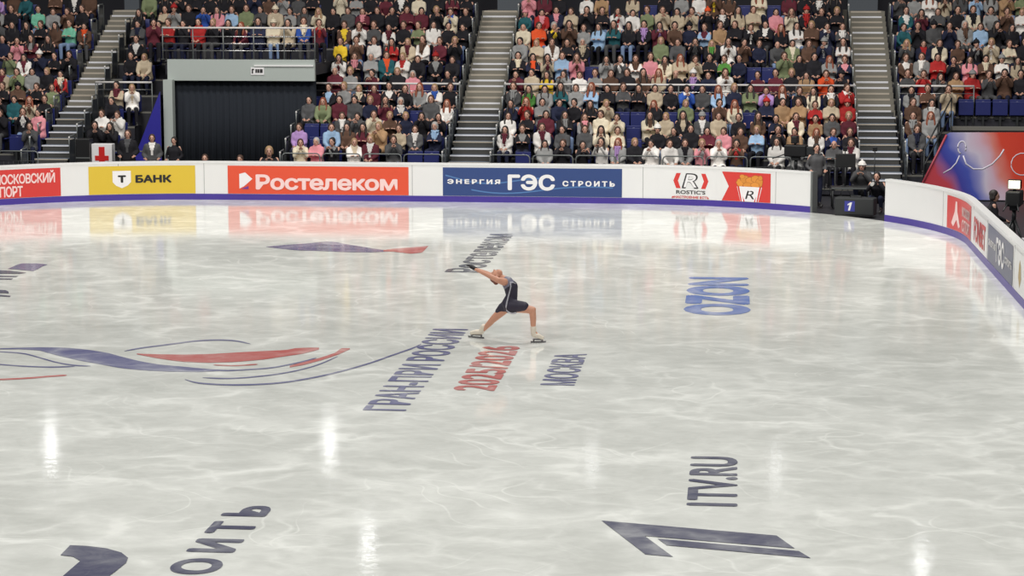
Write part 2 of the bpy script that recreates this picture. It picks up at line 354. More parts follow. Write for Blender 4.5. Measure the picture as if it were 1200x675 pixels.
MARKS = [('bL', [[(-11.691, 33.705), (-11.542, 33.749), (-11.393, 33.793), (-11.243, 33.838), (-11.088, 33.866), (-10.925, 33.87), (-10.763, 33.874), (-10.589, 33.843), (-10.407, 33.781), (-10.219, 33.696), (-10.02, 33.573), (-9.815, 33.425), (-9.586, 33.186), (-9.365, 32.967), (-9.153, 32.77), (-8.955, 32.619), (-8.765, 32.496), (-8.591, 32.426), (-8.421, 32.368), (-8.25, 32.306), (-8.079, 32.236), (-7.909, 32.174), (-7.749, 32.146), (-7.59, 32.119)], [(-11.657, 33.605), (-11.499, 33.621), (-11.341, 33.637), (-11.167, 33.606), (-10.988, 33.557), (-10.749, 33.315), (-10.517, 33.088), (-10.297, 32.895), (-10.082, 32.709), (-9.882, 32.568), (-9.683, 32.426), (-9.485, 32.281), (-9.289, 32.139), (-9.11, 32.054), (-8.937, 31.985), (-8.772, 31.942), (-8.611, 31.916), (-8.451, 31.889), (-8.297, 31.886), (-8.146, 31.891), (-7.994, 31.895), (-7.854, 31.945), (-7.715, 32.002), (-7.576, 32.059)]]), ('bL', [[(-11.706, 33.408), (-11.655, 33.411), (-11.581, 33.414), (-11.492, 33.41), (-11.393, 33.39), (-11.298, 33.363), (-11.213, 33.328), (-11.139, 33.282), (-11.07, 33.227), (-11.004, 33.166), (-10.939, 33.1), (-10.873, 33.033), (-10.806, 32.967), (-10.736, 32.898), (-10.665, 32.825), (-10.593, 32.75), (-10.523, 32.677), (-10.454, 32.609), (-10.388, 32.551), (-10.325, 32.501), (-10.263, 32.456), (-10.204, 32.417), (-10.146, 32.383), (-10.09, 32.354), (-10.038, 32.33), (-9.986, 32.313), (-9.934, 32.303), (-9.884, 32.298), (-9.836, 32.286), (-9.795, 32.272), (-9.763, 32.257)], [(-11.697, 33.381), (-11.636, 33.357), (-11.553, 33.331), (-11.456, 33.305), (-11.358, 33.285), (-11.263, 33.259), (-11.178, 33.223), (-11.105, 33.178), (-11.036, 33.123), (-10.97, 33.062), (-10.905, 32.997), (-10.84, 32.93), (-10.773, 32.864), (-10.703, 32.796), (-10.632, 32.723), (-10.561, 32.649), (-10.491, 32.576), (-10.422, 32.509), (-10.357, 32.451), (-10.294, 32.402), (-10.233, 32.357), (-10.173, 32.318), (-10.115, 32.284), (-10.06, 32.256), (-10.008, 32.232), (-9.956, 32.215), (-9.904, 32.205), (-9.855, 32.2), (-9.813, 32.209), (-9.78, 32.221), (-9.756, 32.232)]]), ('bL', [[(-11.321, 32.29), (-11.274, 32.295), (-11.203, 32.287), (-11.113, 32.259), (-11.017, 32.231), (-10.922, 32.206), (-10.835, 32.186), (-10.755, 32.171), (-10.674, 32.158), (-10.594, 32.147), (-10.517, 32.14), (-10.442, 32.137), (-10.371, 32.138), (-10.301, 32.148), (-10.23, 32.164), (-10.161, 32.185), (-10.1, 32.207), (-10.043, 32.21), (-9.998, 32.201)], [(-11.313, 32.265), (-11.251, 32.227), (-11.169, 32.188), (-11.08, 32.161), (-10.984, 32.133), (-10.889, 32.108), (-10.803, 32.088), (-10.723, 32.074), (-10.642, 32.06), (-10.563, 32.05), (-10.485, 32.043), (-10.411, 32.039), (-10.34, 32.041), (-10.27, 32.05), (-10.199, 32.067), (-10.131, 32.088), (-10.07, 32.109), (-10.022, 32.143), (-9.991, 32.177)]]), ('rL', [[(-10.863, 30.96), (-10.819, 31.01), (-10.748, 31.059), (-10.658, 31.094), (-10.563, 31.132), (-10.474, 31.17), (-10.401, 31.204), (-10.343, 31.235), (-10.294, 31.267), (-10.25, 31.298), (-10.21, 31.327), (-10.171, 31.355), (-10.13, 31.381), (-10.087, 31.405), (-10.043, 31.428), (-10.0, 31.449), (-9.961, 31.467), (-9.921, 31.463), (-9.888, 31.446)], [(-10.852, 30.929), (-10.789, 30.923), (-10.705, 30.933), (-10.615, 30.969), (-10.521, 31.006), (-10.433, 31.044), (-10.36, 31.077), (-10.302, 31.109), (-10.253, 31.14), (-10.209, 31.17), (-10.169, 31.2), (-10.13, 31.228), (-10.09, 31.253), (-10.047, 31.277), (-10.003, 31.3), (-9.96, 31.32), (-9.921, 31.339), (-9.894, 31.374), (-9.878, 31.414)]]), ('bL', [[(-9.626, 33.653), (-9.609, 33.702), (-9.586, 33.765), (-9.557, 33.837), (-9.521, 33.906), (-9.481, 33.97), (-9.438, 34.03), (-9.392, 34.087), (-9.341, 34.145), (-9.286, 34.203), (-9.23, 34.262), (-9.174, 34.321), (-9.119, 34.38), (-9.065, 34.44), (-9.011, 34.504), (-8.956, 34.568), (-8.902, 34.629), (-8.848, 34.686), (-8.794, 34.735), (-8.742, 34.778), (-8.69, 34.815), (-8.639, 34.848), (-8.588, 34.876), (-8.535, 34.897), (-8.479, 34.912), (-8.421, 34.922), (-8.36, 34.926), (-8.297, 34.924), (-8.234, 34.915), (-8.172, 34.9), (-8.113, 34.876), (-8.051, 34.839), (-7.986, 34.787), (-7.922, 34.723), (-7.86, 34.651), (-7.808, 34.587), (-7.77, 34.539)], [(-9.617, 33.624), (-9.593, 33.646), (-9.562, 33.682), (-9.526, 33.727), (-9.488, 33.785), (-9.447, 33.849), (-9.405, 33.908), (-9.359, 33.965), (-9.308, 34.022), (-9.253, 34.08), (-9.197, 34.139), (-9.141, 34.197), (-9.086, 34.255), (-9.033, 34.316), (-8.979, 34.379), (-8.924, 34.442), (-8.87, 34.503), (-8.816, 34.56), (-8.762, 34.609), (-8.71, 34.651), (-8.659, 34.688), (-8.608, 34.721), (-8.557, 34.748), (-8.504, 34.769), (-8.449, 34.784), (-8.39, 34.794), (-8.329, 34.798), (-8.267, 34.796), (-8.205, 34.788), (-8.143, 34.772), (-8.083, 34.749), (-8.022, 34.712), (-7.958, 34.661), (-7.896, 34.607), (-7.841, 34.564), (-7.795, 34.528), (-7.763, 34.508)]]), ('rL', [[(-9.36, 33.427), (-9.228, 33.413), (-9.096, 33.399), (-8.966, 33.395), (-8.839, 33.398), (-8.712, 33.402), (-8.585, 33.405), (-8.464, 33.434), (-8.344, 33.465), (-8.224, 33.496), (-8.106, 33.536), (-7.992, 33.595), (-7.877, 33.653), (-7.762, 33.712), (-7.646, 33.764), (-7.528, 33.814), (-7.41, 33.864), (-7.292, 33.913), (-7.173, 33.959), (-7.057, 34.021), (-6.961, 34.184), (-6.843, 34.239), (-6.718, 34.264), (-6.594, 34.29)], [(-9.342, 33.362), (-9.178, 33.229), (-9.015, 33.098), (-8.859, 32.989), (-8.709, 32.9), (-8.56, 32.812), (-8.419, 32.751), (-8.29, 32.733), (-8.16, 32.716), (-8.034, 32.709), (-7.916, 32.739), (-7.798, 32.769), (-7.68, 32.799), (-7.568, 32.857), (-7.459, 32.931), (-7.351, 33.006), (-7.242, 33.082), (-7.141, 33.202), (-7.041, 33.322), (-6.938, 33.441), (-6.835, 33.555), (-6.732, 33.68), (-6.644, 33.882), (-6.555, 34.086)]]), ('rL', [[(-7.91, 32.538), (-7.88, 32.564), (-7.829, 32.558), (-7.768, 32.548), (-7.702, 32.541), (-7.637, 32.538), (-7.577, 32.544), (-7.518, 32.561), (-7.455, 32.589), (-7.393, 32.622), (-7.335, 32.655), (-7.285, 32.681), (-7.243, 32.669)], [(-7.905, 32.515), (-7.86, 32.478), (-7.807, 32.465), (-7.746, 32.455), (-7.68, 32.448), (-7.615, 32.445), (-7.556, 32.451), (-7.497, 32.468), (-7.434, 32.496), (-7.372, 32.529), (-7.314, 32.562), (-7.266, 32.595), (-7.237, 32.646)]]), ('rL', [[(-6.723, 32.582), (-6.695, 32.645), (-6.667, 32.708), (-6.639, 32.771), (-6.611, 32.835), (-6.582, 32.898), (-6.554, 32.963), (-6.525, 33.028), (-6.496, 33.093), (-6.468, 33.158), (-6.439, 33.223), (-6.41, 33.289), (-6.382, 33.362), (-6.356, 33.446), (-6.33, 33.53), (-6.304, 33.615), (-6.278, 33.7), (-6.252, 33.785), (-6.233, 33.915), (-6.233, 34.148), (-6.211, 34.259), (-6.169, 34.263), (-6.127, 34.267), (-6.085, 34.271)], [(-6.692, 32.428), (-6.66, 32.471), (-6.628, 32.514), (-6.596, 32.557), (-6.564, 32.6), (-6.533, 32.648), (-6.504, 32.711), (-6.476, 32.775), (-6.447, 32.839), (-6.419, 32.903), (-6.39, 32.968), (-6.361, 33.033), (-6.334, 33.105), (-6.308, 33.188), (-6.282, 33.27), (-6.256, 33.354), (-6.23, 33.437), (-6.203, 33.521), (-6.178, 33.61), (-6.153, 33.707), (-6.131, 33.815), (-6.11, 33.932), (-6.088, 34.05), (-6.067, 34.169)]]), ('bL', [[(-7.679, 32.032), (-7.639, 32.067), (-7.581, 32.108), (-7.509, 32.141), (-7.43, 32.172), (-7.354, 32.204), (-7.286, 32.237), (-7.226, 32.267), (-7.168, 32.295), (-7.112, 32.325), (-7.057, 32.359), (-7.002, 32.403), (-6.947, 32.459), (-6.889, 32.532), (-6.829, 32.622), (-6.769, 32.72), (-6.711, 32.822), (-6.658, 32.918), (-6.613, 33.004), (-6.575, 33.08), (-6.542, 33.155), (-6.515, 33.225), (-6.492, 33.283), (-6.47, 33.316), (-6.452, 33.335)], [(-7.673, 32.005), (-7.624, 32.004), (-7.558, 32.009), (-7.483, 32.032), (-7.406, 32.063), (-7.329, 32.095), (-7.262, 32.128), (-7.201, 32.158), (-7.144, 32.186), (-7.088, 32.215), (-7.033, 32.25), (-6.979, 32.293), (-6.924, 32.348), (-6.866, 32.421), (-6.806, 32.51), (-6.746, 32.608), (-6.688, 32.709), (-6.635, 32.805), (-6.59, 32.89), (-6.552, 32.966), (-6.52, 33.04), (-6.493, 33.11), (-6.471, 33.177), (-6.457, 33.248), (-6.446, 33.306)]]), ('bL', [[(-7.81, 31.442), (-7.765, 31.449), (-7.702, 31.453), (-7.627, 31.453), (-7.543, 31.447), (-7.459, 31.448), (-7.382, 31.461), (-7.31, 31.486), (-7.236, 31.52), (-7.162, 31.561), (-7.09, 31.609), (-7.019, 31.66), (-6.952, 31.714), (-6.888, 31.77), (-6.826, 31.829), (-6.766, 31.893), (-6.709, 31.962), (-6.654, 32.035), (-6.601, 32.114), (-6.55, 32.199), (-6.502, 32.288), (-6.455, 32.383), (-6.411, 32.483), (-6.37, 32.59), (-6.331, 32.705), (-6.294, 32.838), (-6.257, 32.992), (-6.224, 33.154), (-6.191, 33.298), (-6.163, 33.417), (-6.142, 33.498)], [(-7.804, 31.419), (-7.753, 31.401), (-7.685, 31.38), (-7.604, 31.36), (-7.521, 31.354), (-7.438, 31.356), (-7.361, 31.368), (-7.288, 31.393), (-7.215, 31.427), (-7.141, 31.468), (-7.069, 31.515), (-6.999, 31.566), (-6.932, 31.62), (-6.868, 31.675), (-6.806, 31.735), (-6.747, 31.798), (-6.689, 31.866), (-6.634, 31.94), (-6.581, 32.018), (-6.531, 32.102), (-6.482, 32.191), (-6.436, 32.285), (-6.392, 32.385), (-6.351, 32.492), (-6.312, 32.605), (-6.275, 32.737), (-6.238, 32.891), (-6.205, 33.052), (-6.176, 33.217), (-6.154, 33.363), (-6.137, 33.471)]]), ('bL', [[(-8.037, 31.274), (-8.011, 31.25), (-7.975, 31.214), (-7.931, 31.17), (-7.881, 31.125), (-7.826, 31.085), (-7.768, 31.052), (-7.702, 31.024), (-7.629, 31.001), (-7.551, 30.982), (-7.471, 30.967), (-7.392, 30.958), (-7.318, 30.953), (-7.247, 30.953), (-7.178, 30.958), (-7.109, 30.968), (-7.042, 30.983), (-6.975, 31.001), (-6.909, 31.023), (-6.844, 31.048), (-6.779, 31.076), (-6.715, 31.108), (-6.652, 31.144), (-6.59, 31.187), (-6.529, 31.235), (-6.469, 31.291), (-6.411, 31.353), (-6.353, 31.422), (-6.296, 31.495), (-6.24, 31.572), (-6.184, 31.654), (-6.128, 31.739), (-6.073, 31.828), (-6.019, 31.922), (-5.964, 32.021), (-5.911, 32.124), (-5.858, 32.233), (-5.804, 32.348), (-5.75, 32.472), (-5.696, 32.601), (-5.644, 32.733), (-5.594, 32.863), (-5.547, 32.988), (-5.505, 33.109), (-5.466, 33.228), (-5.43, 33.346), (-5.396, 33.463), (-5.361, 33.581), (-5.324, 33.7), (-5.284, 33.825), (-5.242, 33.956), (-5.2, 34.087), (-5.159, 34.215), (-5.123, 34.335), (-5.092, 34.441), (-5.068, 34.531), (-5.048, 34.609), (-5.032, 34.679), (-5.02, 34.739), (-5.01, 34.786), (-5.002, 34.82)], [(-8.03, 31.245), (-7.999, 31.206), (-7.96, 31.155), (-7.912, 31.096), (-7.859, 31.036), (-7.8, 30.981), (-7.74, 30.939), (-7.674, 30.911), (-7.601, 30.888), (-7.524, 30.869), (-7.444, 30.855), (-7.366, 30.845), (-7.292, 30.841), (-7.221, 30.841), (-7.152, 30.846), (-7.084, 30.856), (-7.016, 30.871), (-6.95, 30.889), (-6.884, 30.91), (-6.819, 30.935), (-6.755, 30.963), (-6.691, 30.995), (-6.628, 31.031), (-6.566, 31.073), (-6.505, 31.121), (-6.446, 31.177), (-6.387, 31.239), (-6.33, 31.306), (-6.273, 31.379), (-6.217, 31.456), (-6.161, 31.537), (-6.106, 31.621), (-6.051, 31.71), (-5.996, 31.804), (-5.943, 31.902), (-5.889, 32.004), (-5.836, 32.112), (-5.783, 32.227), (-5.728, 32.35), (-5.675, 32.478), (-5.622, 32.608), (-5.572, 32.737), (-5.526, 32.862), (-5.484, 32.982), (-5.445, 33.1), (-5.41, 33.217), (-5.375, 33.333), (-5.34, 33.45), (-5.304, 33.569), (-5.264, 33.693), (-5.222, 33.823), (-5.18, 33.953), (-5.139, 34.08), (-5.103, 34.198), (-5.072, 34.304), (-5.049, 34.405), (-5.032, 34.501), (-5.019, 34.589), (-5.01, 34.667), (-5.003, 34.732), (-4.997, 34.785)]]), ('uL', [[(-10.315, 47.59), (-10.213, 47.697), (-10.111, 47.805), (-10.009, 47.913), (-9.902, 48.005), (-9.792, 48.079), (-9.681, 48.153), (-9.57, 48.227), (-9.464, 48.326), (-9.366, 48.472), (-9.268, 48.618), (-9.154, 48.687), (-9.021, 48.653), (-8.874, 48.538), (-8.716, 48.361), (-8.56, 48.189), (-8.407, 48.026), (-8.254, 47.864), (-8.104, 47.707), (-7.956, 47.559), (-7.808, 47.411), (-7.667, 47.294), (-7.538, 47.252), (-7.409, 47.211)], [(-10.306, 47.548), (-10.158, 47.437), (-10.011, 47.327), (-9.866, 47.224), (-9.725, 47.137), (-9.584, 47.051), (-9.45, 46.992), (-9.324, 46.975), (-9.198, 46.958), (-9.073, 46.941), (-8.946, 46.92), (-8.819, 46.892), (-8.692, 46.863), (-8.565, 46.835), (-8.438, 46.806), (-8.313, 46.787), (-8.192, 46.789), (-8.071, 46.792), (-7.95, 46.794), (-7.83, 46.803), (-7.717, 46.854), (-7.604, 46.905), (-7.491, 46.956), (-7.377, 47.007)]]), ('rL', [[(-7.615, 47.231), (-7.58, 47.288), (-7.546, 47.345), (-7.511, 47.403), (-7.477, 47.46), (-7.441, 47.508), (-7.402, 47.539), (-7.363, 47.57), (-7.324, 47.601), (-7.285, 47.632), (-7.246, 47.663), (-7.207, 47.694), (-7.168, 47.726), (-7.129, 47.757), (-7.09, 47.788), (-7.051, 47.82), (-7.012, 47.852), (-6.973, 47.885), (-6.934, 47.917), (-6.894, 47.95), (-6.855, 47.982), (-6.816, 48.015), (-6.776, 48.047), (-6.737, 48.08)], [(-7.576, 46.987), (-7.532, 46.983), (-7.488, 46.979), (-7.444, 46.974), (-7.4, 46.97), (-7.355, 46.955), (-7.306, 46.921), (-7.258, 46.886), (-7.21, 46.852), (-7.161, 46.817), (-7.113, 46.783), (-7.065, 46.749), (-7.017, 46.714), (-6.969, 46.68), (-6.922, 46.646), (-6.884, 46.683), (-6.847, 46.722), (-6.81, 46.76), (-6.773, 46.799), (-6.735, 46.838), (-6.705, 46.926), (-6.713, 47.291), (-6.722, 47.661), (-6.731, 48.037)]]), ('d', [(-1.367, 23.299), (0.525, 22.835), (0.702, 22.319), (-0.871, 22.676), (-0.547, 21.85), (-0.834, 21.923)]), ('d', [(-0.731, 22.573), (0.743, 22.211), (0.855, 21.941), (-0.626, 22.308)]), ('d', [(-6.836, 21.683), (-6.646, 21.673), (-6.417, 21.597), (-6.221, 21.45), (-6.094, 21.251), (-6.06, 21.056), (-6.075, 20.759), (-6.095, 20.486), (-6.104, 20.265), (-6.528, 20.222), (-6.548, 20.521), (-6.545, 21.082), (-6.67, 21.241), (-6.815, 21.284)]), ('u', [(-14.798, 43.282), (-14.821, 43.996), (-14.789, 44.189), (-14.475, 44.221), (-14.195, 44.059), (-14.216, 43.768), (-14.174, 43.346), (-14.172, 42.996), (-14.333, 43.091), (-14.604, 43.232)]), ('d', [(-15.014, 43.12), (-14.639, 43.004), (-14.219, 42.743), (-14.309, 42.569), (-14.817, 42.545)]), ('d', [(-14.727, 42.283), (-14.223, 42.253), (-14.215, 42.067), (-14.651, 42.063)]), ('d', [(-14.594, 41.896), (-14.208, 41.882), (-14.187, 41.713), (-14.532, 41.717)]), ('d', [(-14.035, 40.27), (-13.812, 40.232), (-13.694, 40.061), (-13.607, 39.829), (-13.894, 39.86)]), ('d', [(-13.827, 39.663), (-13.453, 39.5), (-13.429, 39.35), (-13.756, 39.458)])]
LAB = {'b': 'blue painted ribbon', 'r': 'red painted ribbon', 'u': 'purple painted ribbon', 'd': 'navy painted mark'}
for i, (k, l) in enumerate(MARKS):
    bm = bmesh.new(); z = 0.004 + i * 0.00012
    if k.endswith('L'):
        A = [bm.verts.new((x, y, z)) for x, y in l[0]]; B = [bm.verts.new((x, y, z)) for x, y in l[1]]
        for j in range(len(A) - 1): bm.faces.new((B[j], B[j + 1], A[j + 1], A[j]))
    else:
        bm.faces.new([bm.verts.new((x, y, z)) for x, y in l])
    bmesh.ops.recalc_face_normals(bm, faces=bm.faces)
    for f in bm.faces:
        if f.normal.z < 0: f.normal_flip()
    o = link('painted_logo', mesh('painted_logo', bm), INK[k[0]], ice); o['label'] = LAB[k[0]]

# ---------------------------------------------------------------- rink boards
def strip(bm, s0, s1, z0, z1, in0, in1, mi=0, step=0.25):
    """solid strip following the rink outline; in0..in1 = offsets towards the ice"""
    n = max(1, int(math.ceil((s1 - s0) / step))); prev = None
    for i in range(n + 1):
        p, nn = path(s0 + (s1 - s0) * i / n)
        a = p + nn * in0; b = p + nn * in1
        cur = [bm.verts.new((a.x, a.y, z0)), bm.verts.new((b.x, b.y, z0)), bm.verts.new((b.x, b.y, z1)), bm.verts.new((a.x, a.y, z1))]
        if prev:
            for k in range(4):
                f = bm.faces.new((prev[k], prev[(k + 1) % 4], cur[(k + 1) % 4], cur[k])); f.material_index = mi
        else: bm.faces.new(cur)
        prev = cur
    bm.faces.new(prev[::-1])
    bmesh.ops.recalc_face_normals(bm, faces=bm.faces)
KICK = mat('purple_kick_plate', srgb(72, 56, 150), 0.35)
SEAM = mat('board_seam', srgb(150, 150, 150), 0.5)
def boards(s0, s1, label, seams):
    r = empty('rink_board', (0, 0, 0)); p, _ = path((s0 + s1) / 2); r.location = (p.x, p.y, 0)
    tag(r, label, 'rink boards')
    def part(name, z0, z1, i0, i1, m):
        bm = bmesh.new(); strip(bm, s0, s1, z0, z1, i0, i1)
        for v in bm.verts: v.co -= r.location
        return link(name, mesh(name, bm), m, r)
    part('board_panel', 0.16, 0.99, -0.12, 0, WHITE)
    part('kick_plate', 0.0, 0.16, -0.12, 0.008, KICK)
    part('top_cap', 0.99, 1.045, -0.17, 0.012, WHITE)
    for s in seams:
        bm = bmesh.new(); strip(bm, s - 0.006, s + 0.006, 0.16, 0.99, 0, 0.004)
        for v in bm.verts: v.co -= r.location
        link('panel_seam', mesh('panel_seam', bm), SEAM, r)
    return r
B1 = boards(8.0, 59.02, 'long curved white rink board with adverts and a purple base, across the far end', (40.0, 42.3, 48.0, 54.2, 57.9))
B2 = boards(61.53, S_END, 'white rink board on the right side, curving toward the viewer', (64.3, 67.8, 70.5, 74.9))
p, n_ = path(59.02); bm = bmesh.new(); strip(bm, 58.97, 59.03, 0, 1.05, -0.2, 0.02)
for v in bm.verts: v.co -= B1.location
link('end_frame', mesh('end_frame', bm), GRMET, B1)

def on_board(root, name, s0, s1, z0, z1, vs, fs, m, off=0.009, label=None, parent=None, mirror=False):
    me = bpy.data.meshes.new(name); P = []
    for t in vs:
        u, v = t[0], t[1]; h = t[2] if len(t) > 2 else 0
        p, nn = path(s0 + (s1 - s0) * u); q = p + nn * (off + h)
        P.append((q.x - root.location.x, q.y - root.location.y, z0 + (z1 - z0) * v))
    me.from_pydata(P, [], fs)
    bm = bmesh.new(); bm.from_mesh(me)
    # face the ice and stay at the right side
    for f in bm.faces:
        f.normal_update(); c = f.calc_center_median()
    bm.to_mesh(me); bm.free()
    o = link(name, me, m, parent or root)
    if label: o['label'] = label
    return o
def grid(n=16):
    vs = [(i / n, j) for i in range(n + 1) for j in (0, 1)]
    return vs, [(2 * i, 2 * i + 2, 2 * i + 3, 2 * i + 1) for i in range(n)]
def advert(root, s0, s1, m, label, z0=0.17, z1=0.93):
    vs, fs = grid()
    return on_board(root, 'advert_panel', s0, s1, z0, z1, vs, fs, m, 0.006, label)
def btext(root, ad, body, s0, s1, z0, z1, m, bold=0.02, sp=1.0, shear=0.0, off=0.010):
    vs, fs = ptext(body, bold, sp, shear)
    return on_board(root, 'lettering', s0, s1, z0, z1, vs, fs, m, off, None, ad)
def bshape(root, ad, name, s0, s1, z0, z1, polys, m, off=0.010):
    vs = []; fs = []
    for p in polys:
        fs.append(tuple(range(len(vs), len(vs) + len(p)))); vs += list(p)
    return on_board(root, name, s0, s1, z0, z1, vs, fs, m, off, None, ad)
RED = mat('advert_red', srgb(214, 62, 58), 0.35); ORED = mat('advert_orange_red', srgb(226, 84, 56), 0.35)
YEL = mat('advert_yellow', srgb(222, 190, 62), 0.35); NAVY = mat('advert_navy', srgb(52, 74, 128), 0.35)
DNAVY = mat('advert_slate', srgb(84, 90, 116), 0.35); INKW = mat('print_white', srgb(240, 238, 240), 0.4)
INKK = mat('print_black', srgb(40, 38, 40), 0.4); LNAVY = mat('print_wave_blue', srgb(84, 124, 178), 0.4); PURP = mat('print_purple', srgb(110, 60, 150), 0.4)
PINKT = mat('print_pink_white', srgb(246, 214, 212), 0.4)

a = advert(B1, 34.2, 38.45, RED, 'red advert panel')
btext(B1, a, 'МОСКОВСКИЙ', 36.62, 38.3, 0.54, 0.88, PINKT, 0.03, 0.9)
btext(B1, a, 'СПОРТ', 36.6, 37.42, 0.20, 0.49, PINKT, 0.03, 0.9)
a = advert(B1, 39.2, 42.06, YEL, 'yellow advert panel')
bshape(B1, a, 'shield_logo', 39.84, 40.33, 0.33, 0.80, [[(0, 1), (0, .35), (.18, .15), (.5, 0), (.82, .15), (1, .35), (1, 1)]], INKW)
btext(B1, a, 'Т', 39.98, 40.20, 0.48, 0.68, INKK, 0.06, off=0.014)
btext(B1, a, 'БАНК', 40.45, 41.42, 0.47, 0.68, INKK, 0.05, 1.0)
a = advert(B1, 42.95, 47.90, ORED, 'orange-red advert panel')
bshape(B1, a, 'pentagon_logo', 43.27, 43.63, 0.31, 0.75, [[(0, .3), (0, .9), (.45, 1), (1, .6), (.35, .14), (0, 0)]], INKW)
bshape(B1, a, 'logo_corner', 43.32, 43.52, 0.30, 0.40, [[(0, 0), (1, .8), (1, 0)]], PURP, 0.014)
btext(B1, a, 'Ростелеком', 43.72, 47.60, 0.28, 0.70, PINKT, 0.035, 0.95)
a = advert(B1, 48.83, 53.64, NAVY, 'navy blue advert panel')
wave = []
for ph, zz in ((0, .62), (1.0, .42)):
    up = [(i / 20, zz + .22 * math.sin(i / 20 * 5 + ph + 2.4) * (1 - i / 30)) for i in range(21)]
    wave.append(up + [(x, z - .05) for x, z in up[::-1]])
bshape(B1, a, 'wave_print', 48.9, 51.6, 0.2, 0.9, wave[:1], LNAVY, 0.0075); bshape(B1, a, 'wave_print', 49.6, 53.4, 0.1, 0.8, wave[1:], LNAVY, 0.0078)
btext(B1, a, 'ЭНЕРГИЯ', 48.95, 50.38, 0.49, 0.62, INKW, 0.05, 1.45)
btext(B1, a, 'ГЭС', 50.58, 51.85, 0.33, 0.76, INKW, 0.045, 1.05)
btext(B1, a, 'СТРОИТЬ', 52.05, 53.45, 0.45, 0.60, INKW, 0.05, 1.45)
a = advert(B1, 54.6, 56.2, WHITE, 'white advert panel with a framed letter logo')
btext(B1, a, 'R', 55.30, 55.66, 0.48, 0.82, INKW, 0.0, shear=0.2, off=0.0165)
btext(B1, a, 'R', 55.25, 55.71, 0.45, 0.85, INKK, 0.02, shear=0.2, off=0.010)
bk = [[(0, .5), (.4, 1), (1, 1), (.62, .5), (1, 0), (.4, 0)]]
bshape(B1, a, 'red_bracket', 55.02, 55.22, 0.45, 0.85, bk, RED)
bshape(B1, a, 'red_bracket', 55.98, 55.78, 0.45, 0.85, bk, RED)
btext(B1, a, "ROSTIC'S", 55.10, 55.90, 0.30, 0.40, INKK, 0.02)
btext(B1, a, '#НАСТРОЕНИЕ ЕСТЬ', 54.98, 56.0, 0.18, 0.25, RED, 0.03)
RN = [(i / 10, 1.0) for i in range(11)]
a = advert(B1, 56.36, 57.75, RED, 'red advert panel with a bucket of fried chicken')
bshape(B1, a, 'panel_notch', 56.35, 56.55, 0.16, 0.94, [[(0, 0), (1, .5), (0, 1)]], WHITE, 0.009)
bshape(B1, a, 'bucket_print', 56.78, 57.50, 0.17, 0.56, [[(.14, 0), (0, 1), (1, 1), (.86, 0)]], INKW, 0.009)
for x0 in (0.02, .17, .76, .9):
    bshape(B1, a, 'bucket_stripe', 56.78, 57.50, 0.17, 0.56, [[(.14 + .72 * x0, 0), (x0, 1), (x0 + .07, 1), (.14 + .72 * (x0 + .07), 0)]], RED, 0.012)
btext(B1, a, 'R', 57.02, 57.28, 0.24, 0.46, INKK, 0.0, shear=0.2, off=0.0155)
FRY = mat('print_fried_gold', srgb(222, 146, 60), 0.4, vary=0.1); FRY2 = mat('print_fried_brown', srgb(176, 98, 38), 0.4)
for i, (cx_, cz_, rx_, rz_) in enumerate(((56.88, .66, .11, .10), (57.0, .75, .12, .10), (57.16, .70, .13, .11), (57.31, .77, .12, .09), (57.42, .68, .1, .11), (57.08, .60, .12, .07), (57.3, .61, .12, .07), (56.93, .82, .07, .05), (57.45, .80, .06, .06))):
    q = [(.5 + .5 * math.cos(t * PI / 7) * (1 + .12 * math.sin(3 * t + i)), .5 + .5 * math.sin(t * PI / 7)) for t in range(14)]
    bshape(B1, a, 'chicken_print', cx_ - rx_ * 1.12, cx_ + rx_ * 1.12, cz_ - rz_ * 1.12, cz_ + rz_ * 1.12, [q], FRY2, 0.009 + i * .0006)
    bshape(B1, a, 'chicken_print', cx_ - rx_, cx_ + rx_, cz_ - rz_, cz_ + rz_, [q], FRY, 0.0093 + i * .0006)
# right-hand run
a = advert(B2, 64.57, 67.33, RED, 'red advert panel')
bshape(B2, a, 'figure_logo', 64.9, 65.65, 0.24, 0.84, [[(.42, 1), (.58, 1), (.64, .62), (1, .1), (.8, 0), (.55, .3), (.2, 0), (0, .12), (.34, .6)]], PINKT)
btext(B2, a, 'МОСКОВСКИЙ', 65.85, 67.1, 0.56, 0.84, PINKT, 0.03); btext(B2, a, 'СПОРТ', 65.85, 67.1, 0.22, 0.50, PINKT, 0.03)
a = advert(B2, 67.6, 70.5, WHITE, 'white advert panel')
btext(B2, a, 'FONBET', 68.0, 70.2, 0.26, 0.80, RED, 0.03)
a = advert(B2, 70.63, 74.71, DNAVY, 'slate blue advert panel')
btext(B2, a, 'ЭНЕРГИЯ', 70.8, 72.0, 0.50, 0.64, INKW, 0.04); btext(B2, a, 'ГЭС', 72.1, 73.4, 0.30, 0.82, INKW, 0.045); btext(B2, a, 'СТРОИТЬ', 73.5, 74.6, 0.46, 0.60, INKW, 0.04)
a = advert(B2, 74.95, 78.2, WHITE, 'white advert panel with a small emblem')
bshape(B2, a, 'emblem', 75.55, 75.95, 0.28, 0.80, [[(.5, 0), (0, .35), (.2, .8), (.5, 1), (.8, .8), (1, .35)]], mat('print_gold', srgb(176, 150, 96), .4))

